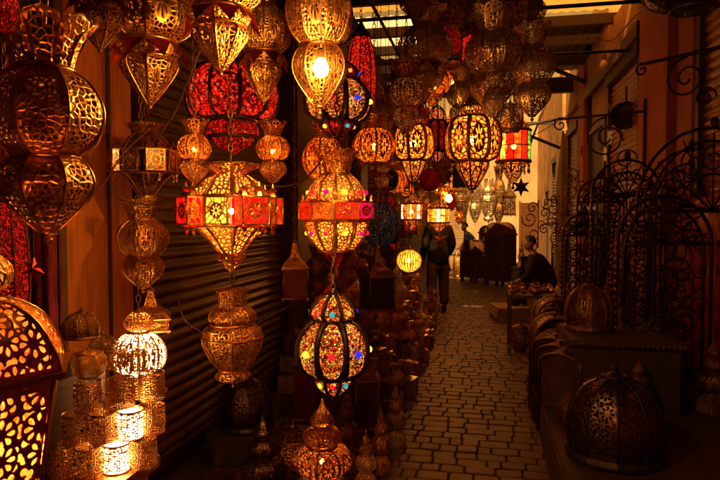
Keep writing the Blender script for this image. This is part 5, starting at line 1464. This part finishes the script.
# standing man in a black jacket, seen from behind at three quarters, body at local origin facing +y
q = P(438, 313, 10.1)
r = thing('person', (q.x, q.y, 0), 'person standing in black jacket and khaki trousers beside the small hanging drums', 'person', .5)
hp = (0, 0, .92)
def arm(s, el, wr): return [(.0, 0, 1.38, .10), (s * .17, -.01, 1.42, .066), (*el, .05), (*wr, .036)]
skinned('body', [[(*hp, .10), (0, 0, 1.1, .11), (0, .0, 1.3, .13), (0, 0, 1.38, .10), (0, 0, 1.49, .055)]] + head_chain((0, 0, 1.49), (0, .02, 1.64), (0, 1, -.15)) +
        [arm(-1, (-.25, -.02, 1.14), (-.24, .10, .92)), arm(1, (.25, -.02, 1.14), (.23, .14, .95))] + hand((-.24, .10, .92), (0, .25, -1), -1) + hand((.23, .14, .95), (0, .35, -1), 1) +
        [[(*hp, .10), (-.10, 0, .84, .08), (-.11, .02, .48, .058), (-.11, -.01, .09, .042)], [(*hp, .10), (.10, 0, .84, .08), (.12, .04, .48, .058), (.13, .02, .09, .042)]], 'skin_tone', r)
skinned('jacket', [[(0, 0, .74, (.205, .155)), (0, 0, .98, (.195, .145)), (0, 0, 1.2, (.20, .145)), (0, -.005, 1.37, (.18, .125)), (0, 0, 1.47, .075)], [(0, -.005, 1.37, (.18, .125)), (-.185, -.01, 1.41, .088), (-.255, -.02, 1.14, .074), (-.243, .09, .94, .058)],
                   [(0, -.005, 1.37, (.18, .125)), (.185, -.01, 1.41, .088), (.255, -.02, 1.14, .074), (.233, .13, .97, .058)]], 'cloth_black', r)
skinned('trousers', [[(0, 0, 1.04, (.14, .105)), (0, 0, .93, (.16, .125))], [(0, 0, .93, (.16, .125)), (-.10, 0, .80, .112), (-.115, .02, .48, .092), (-.112, -.01, .12, .082)], [(0, 0, .93, (.16, .125)), (.10, 0, .80, .112), (.12, .04, .48, .092), (.13, .02, .12, .082)]], 'cloth_khaki', r)
head_set(r, (0, .02, 1.64), (0, 1, -.15))
shoe(r, (-.11, -.01, 0), (-.1, 1, 0)); shoe(r, (.13, .02, 0), (.25, 1, 0))

def seated(px, z, label, rz, seat, jm, tm, sm, lean=.10, bz=0, sc=1.):
    """sits facing local -x, forearms on the thighs"""
    q = P(px, 300, z); r = thing('person', (q.x, q.y, 0), label, 'person', rz); h = seat + .10
    sh = (-.10 - lean, 0, h + .50); nk = (-.13 - lean, 0, h + .60); hd = (-.18 - lean, 0, h + .735); fw = (-1, 0, -.18)
    kn = lambda s: (-.46, s * .13, h + .03); ft = lambda s: (-.46 + .05 * s, s * .14, .09)
    el = lambda s: (-.16 - lean, s * .27, h + .22); wr = lambda s: (-.42, s * .10, h + .15)
    body = [[(0, 0, h, .095), (-.03, 0, h + .16, .11), (-.07 - lean * .6, 0, h + .34, .135), (*sh, .11), (*nk, .055)]] + head_chain(nk, hd, fw)
    for s in (-1, 1):
        body += [[(*sh, .11), (sh[0], s * .175, sh[2] + .0, .066), (*el(s), .05), (*wr(s), .035)], [(0, 0, h, .095), (-.06, s * .10, h - .0, .08), (*kn(s), .055), (*ft(s), .042)]] + hand(wr(s), (-1, -s * .3, -.25), s)
    skinned('body', body, 'skin_tone', r)
    jk = [[(.0, 0, h - .03, (.17, .20)), (-.03, 0, h + .16, (.155, .19)), (-.07 - lean * .6, 0, h + .34, (.15, .20)), (sh[0], 0, sh[2], (.13, .18)), (nk[0], 0, nk[2] - .02, .078)]]
    for s in (-1, 1): jk.append([(sh[0], 0, sh[2], (.13, .18)), (sh[0], s * .185, sh[2] - .01, .092), (*el(s), .078), (wr(s)[0] + .04, wr(s)[1] + s * .02, wr(s)[2] + .01, .056)])
    skinned('jacket', jk, jm, r)
    tr_ = [[(-.02, 0, h + .13, (.12, .15)), (0, 0, h, (.14, .16))]]
    for s in (-1, 1): tr_.append([(0, 0, h, (.14, .16)), (-.10, s * .11, h - .01, .112), (*kn(s), .092), (ft(s)[0], ft(s)[1], .13, .075)])
    skinned('trousers', tr_, tm, r)
    head_set(r, hd, fw)
    for s in (-1, 1): shoe(r, (ft(s)[0], ft(s)[1], 0), (-1, s * .2, 0), sm)
    return r, q
r, q = seated(548, 9.4, 'person seated in profile in dark jacket and jeans, hands on knees, by the right wall', -.25, .36, 'cloth_grey', 'cloth_denim', 'leather', .10)
t_ = thing('stool', (q.x, q.y, 0), 'low dark stool under the seated person by the right wall', 'stool', -.25)
MB().lathe([(.17, .31), (.18, .33), (.18, .35), (.16, .36)], 18, 1, 1, 0, close=True).build('seat', 'wood_dark', t_)
for k in range(4):
    a = PI / 4 + k * PI / 2; MB().tube([(.12 * math.cos(a), .12 * math.sin(a), .31), (.16 * math.cos(a), .16 * math.sin(a), 0)], .016, 6).build('leg', 'wood_dark', t_)
qq = P(517, 290, 9.5)
r2 = thing('mat_stack', (qq.x - .12, qq.y - .05, 0), 'low stack of straw mats at the knees of the seated person', 'mats', .2)
for k in range(4): MB().box(-.26 + rnd(-.02, .02), .26, -.3, .3 + rnd(-.02, .02), .001 + k * .055, .052 + k * .055).build('mat', 'straw', r2)
r, q = seated(473, 16.8, 'person in blue patterned jacket seated far down the alley facing left', .1, .52, 'cloth_blue', 'cloth_pale', 'leather', .06)
t_ = thing('stool', (q.x, q.y, 0), 'stool under the far person in the blue jacket', 'stool', .1)
MB().lathe([(.17, .47), (.18, .49), (.18, .51), (.16, .52)], 18, 1, 1, 0, close=True).build('seat', 'wood_dark', t_)
for k in range(4):
    a = PI / 4 + k * PI / 2; MB().tube([(.12 * math.cos(a), .12 * math.sin(a), .47), (.16 * math.cos(a), .16 * math.sin(a), 0)], .016, 6).build('leg', 'wood_dark', t_)

# ------------------------------------------------------------------ light
W = bpy.data.worlds.new('World'); S.world = W; W.use_nodes = True
nt = W.node_tree; bg = nt.nodes['Background']
sky = nt.nodes.new('ShaderNodeTexSky'); sky.sky_type = 'NISHITA'; sky.sun_disc = False
SUN = Vector((.20, .88, -.95)).normalized()
elev = math.asin(-SUN.z); rot = math.atan2(-SUN.x, -SUN.y)
sky.sun_elevation = elev; sky.sun_rotation = rot
mx = nt.nodes.new('ShaderNodeMix'); mx.data_type = 'RGBA'; mx.blend_type = 'MULTIPLY'; mx.inputs[0].default_value = 1
nt.links.new(sky.outputs[0], mx.inputs[6]); mx.inputs[7].default_value = (1.0, .31, .04, 1)   # warm white balance of the photograph
nt.links.new(mx.outputs[2], bg.inputs[0]); bg.inputs[1].default_value = .15
sd = bpy.data.lights.new('sun', 'SUN'); sd.energy = 5.0; sd.angle = math.radians(.5); sd.color = (1, .58, .20)
so = bpy.data.objects.new('sun', sd); COL.objects.link(so); so.rotation_euler = SUN.to_track_quat('-Z', 'Y').to_euler()

vs = S.view_settings
S.display_settings.display_device = 'sRGB'
vs.view_transform = 'Standard'; vs.look = 'None'; vs.exposure = .9; vs.gamma = 1; vs.use_curve_mapping = False
cy = S.cycles
cy.max_bounces = 6; cy.diffuse_bounces = 3; cy.glossy_bounces = 3; cy.transmission_bounces = 3; cy.transparent_max_bounces = 24
cy.sample_clamp_indirect = 3.0; cy.sample_clamp_direct = 0; cy.caustics_reflective = False; cy.caustics_refractive = False
cy.use_denoising = True; cy.use_light_tree = True
